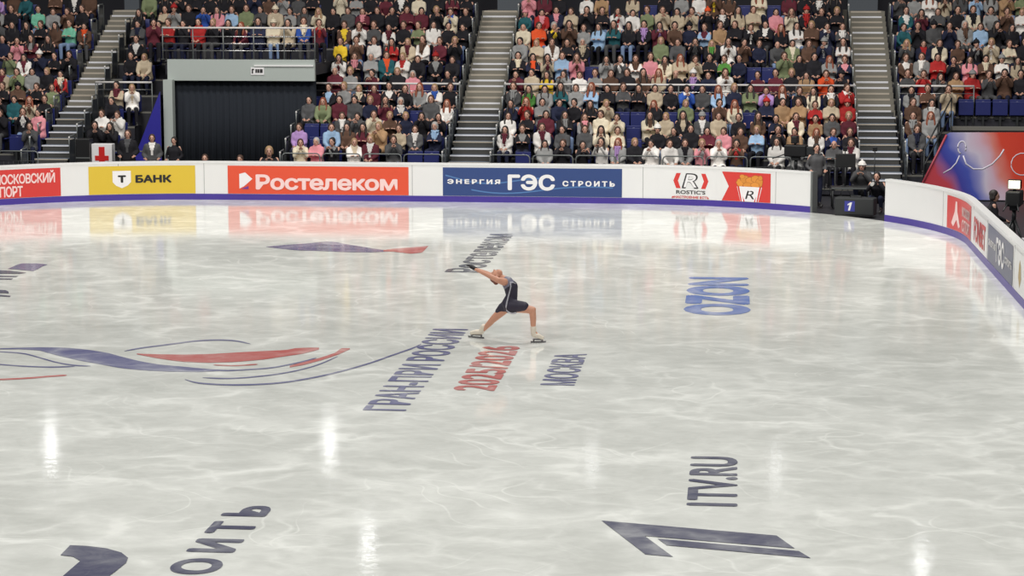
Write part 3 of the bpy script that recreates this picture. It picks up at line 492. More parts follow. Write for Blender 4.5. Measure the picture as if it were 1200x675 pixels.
# ---------------------------------------------------------------- stands
ROWY = [61.6, 62.4, 63.2, 64.0, 64.8, 65.62, 66.44, 67.26, 68.08, 68.9, 69.72]
ROWF = [.17, .5, .83, 1.18, 1.55, 1.95, 2.40, 2.86, 3.32, 3.78, 4.23]
ORD = ['front', 'second', 'third', 'fourth', 'fifth', 'sixth', 'seventh', 'eighth', 'ninth', 'tenth', 'eleventh']
def terrace(x0, x1, r0, r1, label, yend=74.5):
    bm = bmesh.new()
    for r in range(r0, r1 + 1):
        y0 = ROWY[r] - 0.52; y1 = (ROWY[r + 1] - 0.52) if r < r1 else yend
        bx(bm, x0, x1, y0, y1, 0 if r == r0 else ROWF[r0] - .05, ROWF[r])
        bx(bm, x0, x1, y0 - 0.004, y0 + .03, ROWF[r] - .05, ROWF[r] + .002, 1)
    tag(link('seating_terrace', mesh('terrace', bm), [DARKC, CONC]), label, kind='structure')
terrace(-30, -20.32, 0, 10, 'stepped dark terrace at the far left')
terrace(-19.3, -17.9, 0, 4, 'narrow stepped terrace beside the blue panel', 65.1)
terrace(-19.36, -17.6, 5, 10, 'upper terrace between left stairs and balcony')
terrace(-12.9, -8.1, 0, 3, 'stepped lower terrace right of the curtained tunnel', 64.28)
terrace(-12.4, -8.1, 4, 7, 'stepped upper terrace right of the curtained tunnel', 67.56)
terrace(-17.6, -8.1, 8, 10, 'upper stepped terrace behind the balcony')
terrace(-6.85, 3.62, 0, 10, 'stepped terrace of the centre block')
terrace(4.75, 6.3, 0, 3, 'narrow lower terrace right of the right-hand stairs', 64.28)
terrace(4.75, 16, 4, 10, 'stepped terrace of the upper right block')

STEPC = mat('stair_concrete', srgb(128, 124, 114), 0.8, vary=0.05)
STEPD = mat('stair_riser_dark', srgb(70, 68, 64), 0.85)
NOSE = mat('stair_nosing_white', srgb(232, 232, 238), 0.4)
NOSEW = mat('stair_nosing_tan', srgb(184, 174, 160), 0.5)
STEPM = mat('metal_tread', srgb(150, 166, 190), 0.35, 0.5)
def stairs(x0, x1, lx0, lx1, label):
    r = empty('aisle_stairs', ((x0 + x1) / 2, 61, 0)); tag(r, label, kind='structure')
    ox, oy = r.location.x, r.location.y
    lo = bmesh.new(); n = 11; ya, yb = 61.0, ROWY[5] - .75; za, zb = .05, ROWF[5]
    for i in range(n):
        y = ya + (yb - ya) * i / n; z = za + (zb - za) * (i + 1) / n
        bx(lo, lx0 - ox, lx1 - ox, y - oy, y + .40 - oy, z - .035, z)
        bx(lo, lx0 - ox + .03, lx1 - ox - .03, y + .36 - oy, y + .38 - oy, z - .03, z + .13, 1)
        bx(lo, lx0 - ox, lx1 - ox, y - .003 - oy, y + .03 - oy, z - .036, z + .002, 2 if i % 3 else 3)
    link('metal_steps', mesh('metal_steps', lo), [STEPM, STEPD, NOSE, NOSEW], r)
    up = bmesh.new(); n = 20; ya, yb = ROWY[5] - .75, 70.95; za, zb = ROWF[5], 5.1
    rnd = random.Random(3)
    for i in range(n):
        y = ya + (yb - ya) * i / n; z = za + (zb - za) * i / n; y2 = 74.5 if i == n - 1 else y + (yb - ya) / n
        bx(up, x0 - ox, x1 - ox, y - oy, y2 - oy, za - .3, z)
        bx(up, x0 - ox + .06, x1 - ox - .12, y - .004 - oy, y + .05 - oy, z - .05, z + .003, 2 if rnd.random() < .55 else 3)
    link('concrete_steps', mesh('concrete_steps', up), [STEPC, STEPD, NOSE, NOSEW], r)
    bx(up := bmesh.new(), x0 - ox, x1 - ox, ROWY[4] + .02 - oy, ROWY[5] - .75 - oy + .02, 1.3, ROWF[5] - .3)
    link('under_wall', mesh('under_wall', up), STEPD, r)
stairs(-20.32, -19.36, -20.3, -19.3, 'left aisle stairs with pale step edges')
stairs(-8.1, -6.85, -8.1, -6.85, 'central aisle stairs with pale step edges')
stairs(3.62, 4.75, 3.55, 4.72, 'right-hand aisle stairs with pale step edges')

# doorways and walls at the head of the stairs
def box_structure(name, x0, x1, y0, y1, z0, z1, m, label, bev=0):
    bm = bmesh.new(); bx(bm, x0, x1, y0, y1, z0, z1, 0, bev); return tag(link(name, mesh(name, bm), m), label, kind='structure')
GREYW = mat('grey_vomitory_wall', srgb(84, 90, 98), 0.7, vary=0.04)
box_structure('wall_stairhead', -20.3, -19.8, 72.0, 72.2, 4.9, 7.4, GREYW, 'grey wall at the head of the left stairs')
box_structure('wall_stairhead', -7.75, -6.85, 72.0, 72.2, 4.9, 7.4, GREYW, 'grey wall at the head of the central stairs')
box_structure('wall_stairhead', 3.65, 4.6, 71.9, 72.1, 4.9, 7.4, GREYW, 'grey wall at the head of the right-hand stairs')
box_structure('wall_back', -32, 18, 74.5, 74.8, 0, 7.5, mat('back_wall_dark', srgb(30, 30, 38), 0.8), 'dark wall behind the stand')
# balcony over the tunnel
BALF = 3.42
box_structure('wall_balcony', -16.9, -12.42, 64.45, 64.62, 2.93, 3.56, PALEGR, 'pale grey balcony front above the curtained tunnel')
box_structure('balcony_slab', -17.0, -12.42, 64.62, 68.0, 3.1, BALF, DARKC, 'balcony slab above the tunnel')
box_structure('tunnel_pillar', -16.98, -16.70, 64.2, 64.5, 0, 2.96, PALEGR, 'pale grey pillar at the left of the tunnel')
bm = bmesh.new()   # blue slanted side panel, triangular
y0, y1 = 63.85, 63.93
A = [(-17.85, .0), (-16.99, .0), (-16.99, 2.62), (-17.85, .55)]
a_ = [bm.verts.new((x, y0, z)) for x, z in A]; b_ = [bm.verts.new((x, y1, z)) for x, z in A]
bm.faces.new(a_); bm.faces.new(b_[::-1])
for i in range(4): bm.faces.new((a_[i], b_[i], b_[(i + 1) % 4], a_[(i + 1) % 4]))
bmesh.ops.recalc_face_normals(bm, faces=bm.faces)
tag(link('slanted_panel', mesh('slanted_panel', bm), mat('royal_blue_panel', srgb(44, 40, 150), .5)), 'royal blue slanted panel left of the pale pillar', 'panel')
# curtain
CUR = mat('black_curtain', srgb(24, 30, 40), 0.9, vary=0.1)
bm = bmesh.new(); n = 150; prev = None
for i in range(n + 1):
    x = -16.8 + 4.38 * i / n; y = 64.68 + .018 * math.sin(i * .9) + .01 * math.sin(i * 2.3)
    zt = 2.92 - .03 * abs(math.sin(i * .21))
    c = [bm.verts.new((x, y, .02)), bm.verts.new((x, y, zt)), bm.verts.new((x, y + .02, zt)), bm.verts.new((x, y + .02, .02))]
    if prev:
        for k in range(4): bm.faces.new((prev[k], c[k], c[(k + 1) % 4], prev[(k + 1) % 4]))
    prev = c
bmesh.ops.recalc_face_normals(bm, faces=bm.faces)
cu = link('curtain', mesh('curtain', bm), CUR, smooth=True); tag(cu, 'tall black curtain closing the tunnel under the balcony', 'curtain')
# small sign on the balcony front
sg = empty('wall_sign', (-14.15, 64.44, 3.22), 0, 'small white sign with dark characters on the balcony front', 'sign')
bm = bmesh.new(); bx(bm, -.2, .2, -.012, .008, -.11, .11); link('sign_plate', mesh('sign_plate', bm), INKW, sg)
bm = bmesh.new()
for x0, x1, z0, z1 in ((-.17, -.13, -.07, .07), (-.13, -.10, .03, .07), (-.06, -.01, -.05, .06), (.0, .06, -.05, .06), (.075, .16, -.05, .06)):
    bx(bm, x0, x1, -.018, -.012, z0, z1)
link('sign_mark', mesh('sign_mark', bm), INKK, sg)
bm = bmesh.new(); bx(bm, -14.25, -12.45, 64.41, 64.449, 3.36, 3.41)
tag(link('cable_conduit', mesh('cable_conduit', bm), WHITE), 'white conduit along the balcony front', 'conduit')

# ---- railings
def railing(name, x0, x1, y, zs, zb, label, posts, r_top=.028, r=.014, mt=RAIL, mp=GRMET, group=None, cat='railing'):
    ro = empty(name, ((x0 + x1) / 2, y, zb), 0, label, cat, group); h = (x1 - x0) / 2
    for i, z in enumerate(zs):
        bm = bmesh.new(); tube(bm, [(-h, 0, z - zb), (h, 0, z - zb)], r_top if i == 0 else r, 10)
        link('top_rail' if i == 0 else 'middle_rail', mesh('rail', bm), mt if i == 0 else STEEL, ro)
    for k in range(posts):
        x = -h + 2 * h * k / (posts - 1)
        bm = bmesh.new(); tube(bm, [(x, 0.0, 0), (x, 0.0, zs[0] - zb)], .02, 8); bx(bm, x - .05, x + .05, -.03, .03, 0, .012)
        link('post', mesh('post', bm), mp, ro)
    return ro
railing('balcony_railing', -17.05, -12.42, 64.53, (4.5, 4.24, 4.03, 3.82), 3.56, 'white four-bar railing on the balcony above the tunnel', 6)
yr = ROWY[5] - .56
for x0, x1, lb in ((-19.3, -17.55, 'short white handrail between the left stairs and the balcony'), (-12.7, -8.15, 'white handrail across the stand right of the tunnel'),
                   (-6.8, 3.58, 'long white handrail across the middle of the centre block'), (4.85, 7.0, 'white handrail across the right block beside the empty blue seats')):
    railing('crossover_handrail', x0, x1, yr, (2.84, 2.62), ROWF[4], lb, max(2, int((x1 - x0) / 1.5) + 1), .032, .012, RAIL, GRMET)
# stepped end rails beside the stairs: one per pair of rows
def end_rail(x, r, label, h=.95, group='stair-side end rails', tip=True):
    y = ROWY[r] - .42; z = ROWF[r]
    ro = empty('end_rail', (x, y, z), 0, label, 'railing', group)
    bm = bmesh.new()
    pts = [(0, 0, 0), (0, 0, h - .06), (0, .05, h), (0, .5, h + .02), (0, .56, h - .04), (0, .56, .02)]
    tube(bm, pts, .022, 8); link('rail_frame', mesh('rail_frame', bm), GRMET, ro)
    bm = bmesh.new(); bx(bm, -.006, .006, .04, .52, .12, h - .1); link('infill_panel', mesh('infill', bm), mat('smoked_panel', srgb(60, 64, 70), .3), ro)
    if tip:
        bm = bmesh.new(); ell(bm, (0, 0, h - .03), (.028, .028, .035), 10, 8); link('white_tip', mesh('white_tip', bm), RAIL, ro)
for x, rows, w in ((-20.4, range(0, 11), 'left stairs on their left side'), (-19.22, range(1, 5), 'left stairs on their right side'), (-19.28, range(5, 10), 'upper left stairs on their right side'),
                   (-8.16, range(0, 11), 'central stairs on their left side'), (-6.79, range(0, 11), 'central stairs on their right side'),
                   (3.54, range(1, 11), 'right-hand stairs on their left side'), (4.82, range(0, 11), 'right-hand stairs on their right side'),
                   (-12.82, range(0, 4), 'curtained tunnel, right of it')):
    for r in rows:
        end_rail(x, r, 'grey end rail at the %s row, along the %s' % (ORD[r], w), .95 if 'central' in w or 'right-hand' in w else .9)
# sloping guard rail on the right block
g_ = empty('sloping_guard_rail', (5.9, 62.0, 0), 0, 'dark sloping guard rail beside the printed backdrop', 'railing')
bm = bmesh.new()
for dz in (0, -.45): tube(bm, [(-.6, -.6, 1.25 + dz), (.35, 1.9, 2.55 + dz)], .022, 8)
link('sloping_bar', mesh('sloping_bar', bm), DKMET, g_)
for t in (0.0, .5, 1.0):
    bm = bmesh.new(); x = -.6 + .95 * t; y = -.6 + 2.5 * t; z = 1.25 + 1.3 * t
    tube(bm, [(x, y, .2), (x, y, z)], .02, 8); link('post', mesh('post', bm), DKMET, g_)
# parapet under the empty right seats
box_structure('wall_parapet', 6.3, 16, 64.0, 64.22, 0, 1.62, mat('parapet_black', srgb(26, 26, 30), .6), 'black parapet wall under the empty blue seats')
box_structure('trim_parapet', 6.3, 16, 63.98, 64.35, 1.62, 1.72, CONC, 'grey coping on the parapet')

# crowd barriers in front of the first row
def barrier(x, w, label, y=60.75):
    ro = empty('crowd_barrier', (x, y, 0), 0, label, 'barrier', 'crowd barriers in front of the first row'); h = w / 2 - .02
    bm = bmesh.new(); c = .09
    tube(bm, [(-h, 0, .16), (-h, 0, 1.06 - c), (-h + c * .3, 0, 1.06 - c * .3), (-h + c, 0, 1.06), (h - c, 0, 1.06), (h - c * .3, 0, 1.06 - c * .3), (h, 0, 1.06 - c), (h, 0, .16)], .019, 8, closed=True)
    link('barrier_frame', mesh('frame', bm), GRMET, ro)
    bm = bmesh.new(); tube(bm, [(-h, 0, .78), (h, 0, .78)], .011, 8)
    for k in range(1, 8): tube(bm, [(-h + 2 * h * k / 8, 0, .16), (-h + 2 * h * k / 8, 0, .78)], .008, 6)
    link('barrier_bars', mesh('bars', bm), DKMET, ro)
    for s in (-1, 1):
        bm = bmesh.new(); tube(bm, [(s * h * .8, -.22, .02), (s * h * .8, 0, .16), (s * h * .8, .22, .02)], .015, 8); link('foot', mesh('foot', bm), DKMET, ro)
bar_x = [(-21.6, 1.2), (-20.35, 1.2)] + [(-12.7 + .57 + 1.16 * i, 1.12) for i in range(4)] + [(-6.8 + .6 + 1.21 * i, 1.16) for i in range(8)]
names = ['leftmost, below the far left block', 'second from the left, left of the left stairs']
names += ['%s in front of the block right of the tunnel' % w for w in ('leftmost', 'second', 'third', 'last')]
names += ['%s from the central stairs, before the centre block' % w for w in ('first', 'second', 'third', 'fourth', 'fifth', 'sixth', 'seventh', 'eighth')]
for (x, w), nm in zip(bar_x, names): barrier(x, w, 'grey tubular crowd barrier, ' + nm)

# ---------------------------------------------------------------- people
HEAD = {0: (0, -.02, 1.2), 1: (0, -.04, 1.2), 2: (0, -.06, 1.19), 3: (0, -.16, 1.16), 4: (0, -.03, 1.2), 5: (0, 0, 1.62), 6: (0, -.12, .98)}
ARM = {0: ((.192, -.03, .77), (.07, -.27, .66)), 1: ((.19, -.1, .8), (-.06, -.23, .82)), 2: ((.18, -.15, .8), (.035, -.25, 1.02)),
       3: ((.192, -.24, .74), (.11, -.40, .64)), 4: ((.19, -.15, .86), (.05, -.32, 1.10)), 5: ((.27, .03, 1.13), (.2, -.18, 1.02)), 6: ((.23, -.2, .62), (.06, -.32, .80))}
def joints(p):
    if p == 5:   # standing
        return dict(pel=(0, .0, .92), wa=(0, .0, 1.08), ch=(0, 0, 1.28), nk=(0, 0, 1.44), sh=(.185, 0, 1.40), hip=(.1, 0, .88), kn=(.11, -.02, .48), an=(.11, .02, .09), toe=(.13, -.14, .05))
    if p == 6:   # crouching on one knee
        return dict(pel=(0, .12, .34), wa=(0, .06, .48), ch=(0, -.03, .66), nk=(0, -.08, .82), sh=(.175, -.06, .79), hip=(.1, .12, .34), kn=(.14, -.26, .42), an=(.13, -.08, .09), toe=(.15, -.26, .05))
    if p == 3:
        return dict(pel=(0, .03, .54), wa=(0, -.02, .68), ch=(0, -.09, .86), nk=(0, -.13, 1.02), sh=(.17, -.12, .98), hip=(.1, .03, .53), kn=(.13, -.40, .53), an=(.13, -.38, .09), toe=(.15, -.45, .05))
    return dict(pel=(0, .05, .54), wa=(0, .04, .68), ch=(0, .03, .88), nk=(0, .01, 1.05), sh=(.17, .02, 1.0), hip=(.1, .05, .53), kn=(.12, -.40, .53), an=(.12, -.38, .09), toe=(.14, -.45, .05))
def mir(p, s): return (p[0] * s, p[1], p[2])
def fingers(bm, hand, dirv, side, s=1.0):
    hd = Vector(hand); d = Vector(dirv).normalized(); lat = d.cross(Vector((0, 0, 1))); lat = lat.normalized() if lat.length > .1 else Vector((1, 0, 0))
    nrm = lat.cross(d)
    for k, ln in enumerate((.062, .072, .068, .052)):
        b = hd + d * .03 + lat * (k - 1.5) * .019; m_ = b + d * ln * .55; e = m_ + (d * .8 - nrm * .6).normalized() * ln * .5
        tube(bm, [b, m_, e], [.0095 * s, .009 * s, .007 * s], 6)
    b = hd + lat * side * .032; tube(bm, [b, b + (d * .5 + lat * side * .8).normalized() * .035, b + (d * .9 + lat * side * .4).normalized() * .06], [.011, .010, .008], 6)
def make_figure(p):
    J = joints(p); H = Vector(HEAD[p]); out = {}
    el, ha = ARM[p]
    bm = bmesh.new()
    cap(bm, J['pel'], J['ch'], .10, .105); cap(bm, J['ch'], J['nk'], .10, .05); cap(bm, J['nk'], tuple(H + Vector((0, .02, -.06))), .052, .056)
    ell(bm, H + Vector((0, .008, .02)), (.076, .094, .098), 20, 14); ell(bm, H + Vector((0, -.022, -.055)), (.055, .062, .062), 16, 10)
    ell(bm, H + Vector((0, -.094, -.015)), (.016, .022, .024), 10, 8)
    for s in (-1, 1):
        ell(bm, H + Vector((.077 * s, .01, -.005)), (.012, .02, .03), 8, 6)
        chain(bm, [mir(J['sh'], s), mir(el, s), mir(ha, s)], [.05, .038, .024])
        ell(bm, mir(ha, s), (.038, .045, .026), 10, 8)
        chain(bm, [mir(J['hip'], s), mir(J['kn'], s), mir(J['an'], s)], [.07, .05, .036])
        cap(bm, mir(J['an'], s), mir(J['toe'], s), .034, .026)
    body = remesh('person', bm, .017, 3)
    bm = bmesh.new(); bm.from_mesh(body)
    for s in (-1, 1):
        d = Vector(mir(ha, s)) - Vector(mir(el, s)); fingers(bm, mir(ha, s), d, -s)
        ell(bm, H + Vector((.03 * s, -.082, .012)), (.013, .008, .008), 8, 6, 1)
        ell(bm, H + Vector((.03 * s, -.080, .032)), (.018, .008, .004), 8, 6, 1)
    ell(bm, H + Vector((0, -.082, -.055)), (.022, .008, .008), 8, 6, 2)
    body.clear_geometry(); bm.to_mesh(body); bm.free(); body.polygons.foreach_set('use_smooth', [True] * len(body.polygons))
    out['body'] = body
    bm = bmesh.new()                                # jacket
    pel, wa, ch, nk = (Vector(J[k]) for k in ('pel', 'wa', 'ch', 'nk'))
    for a, b, ra, rb in ((pel, wa, .150, .140), (wa, ch, .140, .15), (ch, nk - Vector((0, 0, .06)), .15, .09)):
        for sx in (-.055, 0, .055): cap(bm, a + Vector((sx, 0, 0)), b + Vector((sx * (1.1 if rb > .1 else .6), 0, 0)), ra * .86, rb * .86)
    cap(bm, nk - Vector((.0, 0, .06)), nk + Vector((0, .01, .015)), .08, .066)
    for s in (-1, 1):
        e = Vector(mir(el, s)); h_ = Vector(mir(ha, s)); w = e + (h_ - e) * .84
        chain(bm, [(J['sh'][0] * .9 * s, J['sh'][1], J['sh'][2] - .02), e, w], [.066, .05, .04])
    jk = remesh('jacket', bm, .02, 3)
    top = nk.z
    for f in jk.polygons:
        c = f.center; yy = c.y - (ch.y - .02)
        w = .030 + .10 * max(0, (c.z - (top - .26)) / .26)
        if f.normal.y < -.25 and abs(c.x) < w and top - .30 < c.z < top + .05 and yy < 0 and (abs(c.y - ch.y) < .2): f.material_index = 1
    out['jacket'] = jk
    bm = bmesh.new()                                # thick winter coat with a hood
    for a, b, ra, rb in ((pel, wa, .168, .158), (wa, ch, .158, .172), (ch, nk - Vector((0, 0, .05)), .172, .12)):
        for sx in (-.06, 0, .06): cap(bm, a + Vector((sx, 0, 0)), b + Vector((sx * (1.15 if rb > .13 else .7), 0, 0)), ra * .88, rb * .88)
    for s in (-1, 1):
        e = Vector(mir(el, s)); h_ = Vector(mir(ha, s)); w = e + (h_ - e) * .86
        chain(bm, [(J['sh'][0] * .95 * s, J['sh'][1], J['sh'][2] - .02), e, w], [.085, .066, .05])
        if p != 5: hp, kn = Vector(mir(J['hip'], s)), Vector(mir(J['kn'], s)); cap(bm, hp, hp + (kn - hp) * .5, .12, .105)
        else: cap(bm, mir(J['hip'], s), (J['hip'][0] * s, 0, .66), .125, .12)
    hood = [nk + Vector((.085 * math.cos(t * PI / 8), .03 + .085 * math.sin(t * PI / 8), .03 + .02 * math.sin(t * PI / 8))) for t in range(16)]
    tube(bm, hood, .045, 8, closed=True)
    pk = remesh('jacket', bm, .022, 2)
    for f in pk.polygons:
        c = f.center; w = .022 + .07 * max(0, (c.z - (top - .26)) / .26)
        if f.normal.y < -.2 and abs(c.x) < w and top - .34 < c.z < top + .09 and c.y < ch.y and abs(c.y - ch.y) < .24: f.material_index = 1
    out['parka'] = pk
    bm = bmesh.new()                                # trousers
    cap(bm, (-.06, J['pel'][1], J['pel'][2]), (.06, J['pel'][1], J['pel'][2]), .118, .118)
    for s in (-1, 1):
        chain(bm, [mir(J['hip'], s), mir(J['kn'], s), (J['an'][0] * s, J['an'][1], .13)], [.088, .068, .055])
    out['trousers'] = remesh('trousers', bm, .024, 3)
    for s in (-1, 1):
        bm = bmesh.new()
        a, t = Vector(mir(J['an'], s)), Vector(mir(J['toe'], s))
        cap(bm, a + Vector((0, .02, 0)), t, .05, .042); cap(bm, a, a + Vector((0, 0, .06)), .048, .05)
        bx(bm, a.x - .045, a.x + .045, t.y - .05, a.y + .07, .003, .03)
        out['shoe' + 'ab'[s > 0]] = remesh('shoe', bm, .016, 2)
    return out
FIG = {p: make_figure(p) for p in range(7)}
def hair_mesh(kind):
    bm = bmesh.new(); O = Vector((0, 0, 0))
    ell(bm, (0, .036, .046), (.094, .102, .094), 20, 14); ell(bm, (0, .05, -.03), (.086, .074, .09), 14, 10)
    for s in (-1, 1): cap(bm, (.076 * s, .022, .03), (.08 * s, .03, -.05), .028, .024)
    if kind == 'long':
        for s in (-1, 1): chain(bm, [(.078 * s, .012, .03), (.09 * s, .0, -.09), (.1 * s, -.03, -.2), (.092 * s, -.06, -.28)], [.028, .036, .04, .024])
        cap(bm, (-.04, .085, -.03), (-.04, .10, -.22), .06, .04); cap(bm, (.04, .085, -.03), (.04, .10, -.22), .06, .04)
    if kind == 'bun': ell(bm, (0, .1, .09), (.045, .045, .045), 12, 8)
    return remesh('hair', bm, .012, 2)
HAIR = {k: hair_mesh(k) for k in ('short', 'long', 'bun')}
def hat_mesh():
    bm = bmesh.new(); ell(bm, (0, .02, .055), (.1, .112, .098), 20, 14)
    me = remesh('hat', bm, .012, 1); bm = bmesh.new(); bm.from_mesh(me)
    pts = [(.1 * math.cos(t * PI / 12), .018 + .113 * math.sin(t * PI / 12), .048) for t in range(24)]
    tube(bm, pts, .017, 8, closed=True); ell(bm, (0, .03, .165), (.028, .028, .026), 12, 8)
    me.clear_geometry(); bm.to_mesh(me); bm.free(); return me
HAT = hat_mesh()
bm = bmesh.new()
pts = [(.082 * math.cos(t * PI / 9), -.005 + .085 * math.sin(t * PI / 9), .012 * math.sin(t * 2.1)) for t in range(18)]
tube(bm, pts, .036, 8, closed=True); cap(bm, (.03, -.1, -.03), (.035, -.14, -.24), .032, .028); cap(bm, (-.03, -.1, -.03), (-.02, -.14, -.18), .03, .026)
SCARF = mesh('scarf', bm)
for me, n in ((HAIR['short'], 1), (HAIR['long'], 1), (HAIR['bun'], 1), (HAT, 1), (SCARF, 1)):
    me.materials.append(mat('hair_dark', srgb(40, 32, 30), .55)); me.polygons.foreach_set('use_smooth', [True] * len(me.polygons))
for p, f in FIG.items():
    for k in f:
        for m_ in {'body': [SKIN, EYE, LIP], 'jacket': [SKIN, SKIN], 'parka': [SKIN, SKIN], 'trousers': [SKIN], 'shoea': [SHOE], 'shoeb': [SHOE]}[k]: f[k].materials.append(m_)

def put(name, me, mats, parent, loc=(0, 0, 0), rot=(0, 0, 0), sc=1.0):
    o = bpy.data.objects.new(name, me); COL.objects.link(o); o.parent = parent; o.location = loc; o.rotation_euler = rot
    if sc != 1.0: o.scale = (sc,) * 3
    for i, m_ in enumerate(mats):
        if m_ is not None:
            o.material_slots[i].link = 'OBJECT'; o.material_slots[i].material = m_
    return o
def person(x, y, z, o, p, rnd, label, group=None, rz=None, cat='person', extra_scale=1.0):
    """o = [clothes code, hair code, options...]; the body mesh is the thing, clothes and hair its children"""
    b = put('person', FIG[p]['body'], [], None)
    b.location = (x, y, z)
    b.rotation_euler = (0, 0, rnd.uniform(-.3, .32) if rz is None else rz)
    s = rnd.uniform(.94, 1.04) * extra_scale; b.scale = (s * (1 if rnd.random() < .5 else -1), s, s)
    c1 = o[0]; hc = o[1]; inner = None; tr = rnd.choice('kkknnG')
    trm = cloth(tr)
    for t in o[2:]:
        if t.startswith('i:'): inner = t[2]
        if t == 'j': trm = DENIM
    if rnd.random() < .14: trm = DENIM
    put('jacket', FIG[p]['parka' if rnd.random() < (.6 if c1 in 'cbwetgGpl' else .4) else 'jacket'], [cloth(c1), cloth(inner if inner else c1)], b)
    put('trousers', FIG[p]['trousers'], [trm], b); put('shoe', FIG[p]['shoea'], [], b); put('shoe', FIG[p]['shoeb'], [], b)
    H = HEAD[p]; tilt = (rnd.uniform(-.05, .1), 0, 0)
    if hc[0] == 'H':
        hm = {'w': 'w', 'g': 'g', 'k': 'k', 'r': 'r', 'o': 'o', 'p': 'p', 'c': 'c'}[hc[1]]
        put('hair', HAIR['short'], [hairm('d')], b, H, tilt, .97); put('hat', HAT, [cloth(hm)], b, H, tilt)
    elif hc != 'x':
        if hc.isupper(): put('hair', HAIR['long'], [hairm({'R': 'R'}.get(hc, hc.lower()))], b, H, tilt)
        else: put('hair', HAIR['bun' if rnd.random() < .15 else 'short'], [hairm(hc)], b, H, tilt)
    if inner and rnd.random() < .6 and p != 2:
        n_ = joints(p)['nk']; put('scarf', SCARF, [cloth(inner)], b, (n_[0], n_[1] - .01, n_[2] + .015))
    if label: tag(b, label, cat, group)
    return b
HT = {'w': 'white hat', 'g': 'grey hat', 'k': 'black cap', 'r': 'red hat', 'o': 'orange hat', 'p': 'pink hat', 'c': 'cream hat'}
def hairtxt(h):
    if h[0] == 'H': return HT[h[1]]
    if h == 'x': return 'bald head'
    if h.isupper(): return 'long ' + HC[h if h == 'R' else h.lower()][0] + ' hair'
    return 'short ' + HC[h][0] + ' hair'

# seats
def seat_bm(parts):
    a, b, c = (bmesh.new() for _ in range(3))
    bx(a, -.215, .215, -.2, .22, .40, .435, 0, .012)
    bx(b, -.215, .215, .23, .265, .42, .90, 0, .014)
    bx(c, -.03, .03, .1, .2, .0, .40); bx(c, -.14, .14, .24, .27, .30, .42)
    if parts: return a, b, c
    return a, b, c
A_, B_, C_ = seat_bm(True)
M_pan, M_back, M_base = mesh('seat_pan', A_), mesh('seat_back', B_), mesh('seat_base', C_)
bm = bmesh.new()
for m_ in (M_pan, M_back, M_base): bm.from_mesh(m_)
M_seat = mesh('arena_seat', bm)
bm = bmesh.new(); bx(bm, -.215, .215, .14, .19, .44, .84, 0, .014); M_fold = mesh('folded_pan', bm)
bm = bmesh.new(); bx(bm, -.03, .03, .222, .229, .80, .84); M_tag = mesh('number_tag', bm)
for m_ in (M_pan, M_back, M_seat, M_fold): m_.materials.append(SEATM)
M_base.materials.append(DKMET); M_tag.materials.append(INKW)

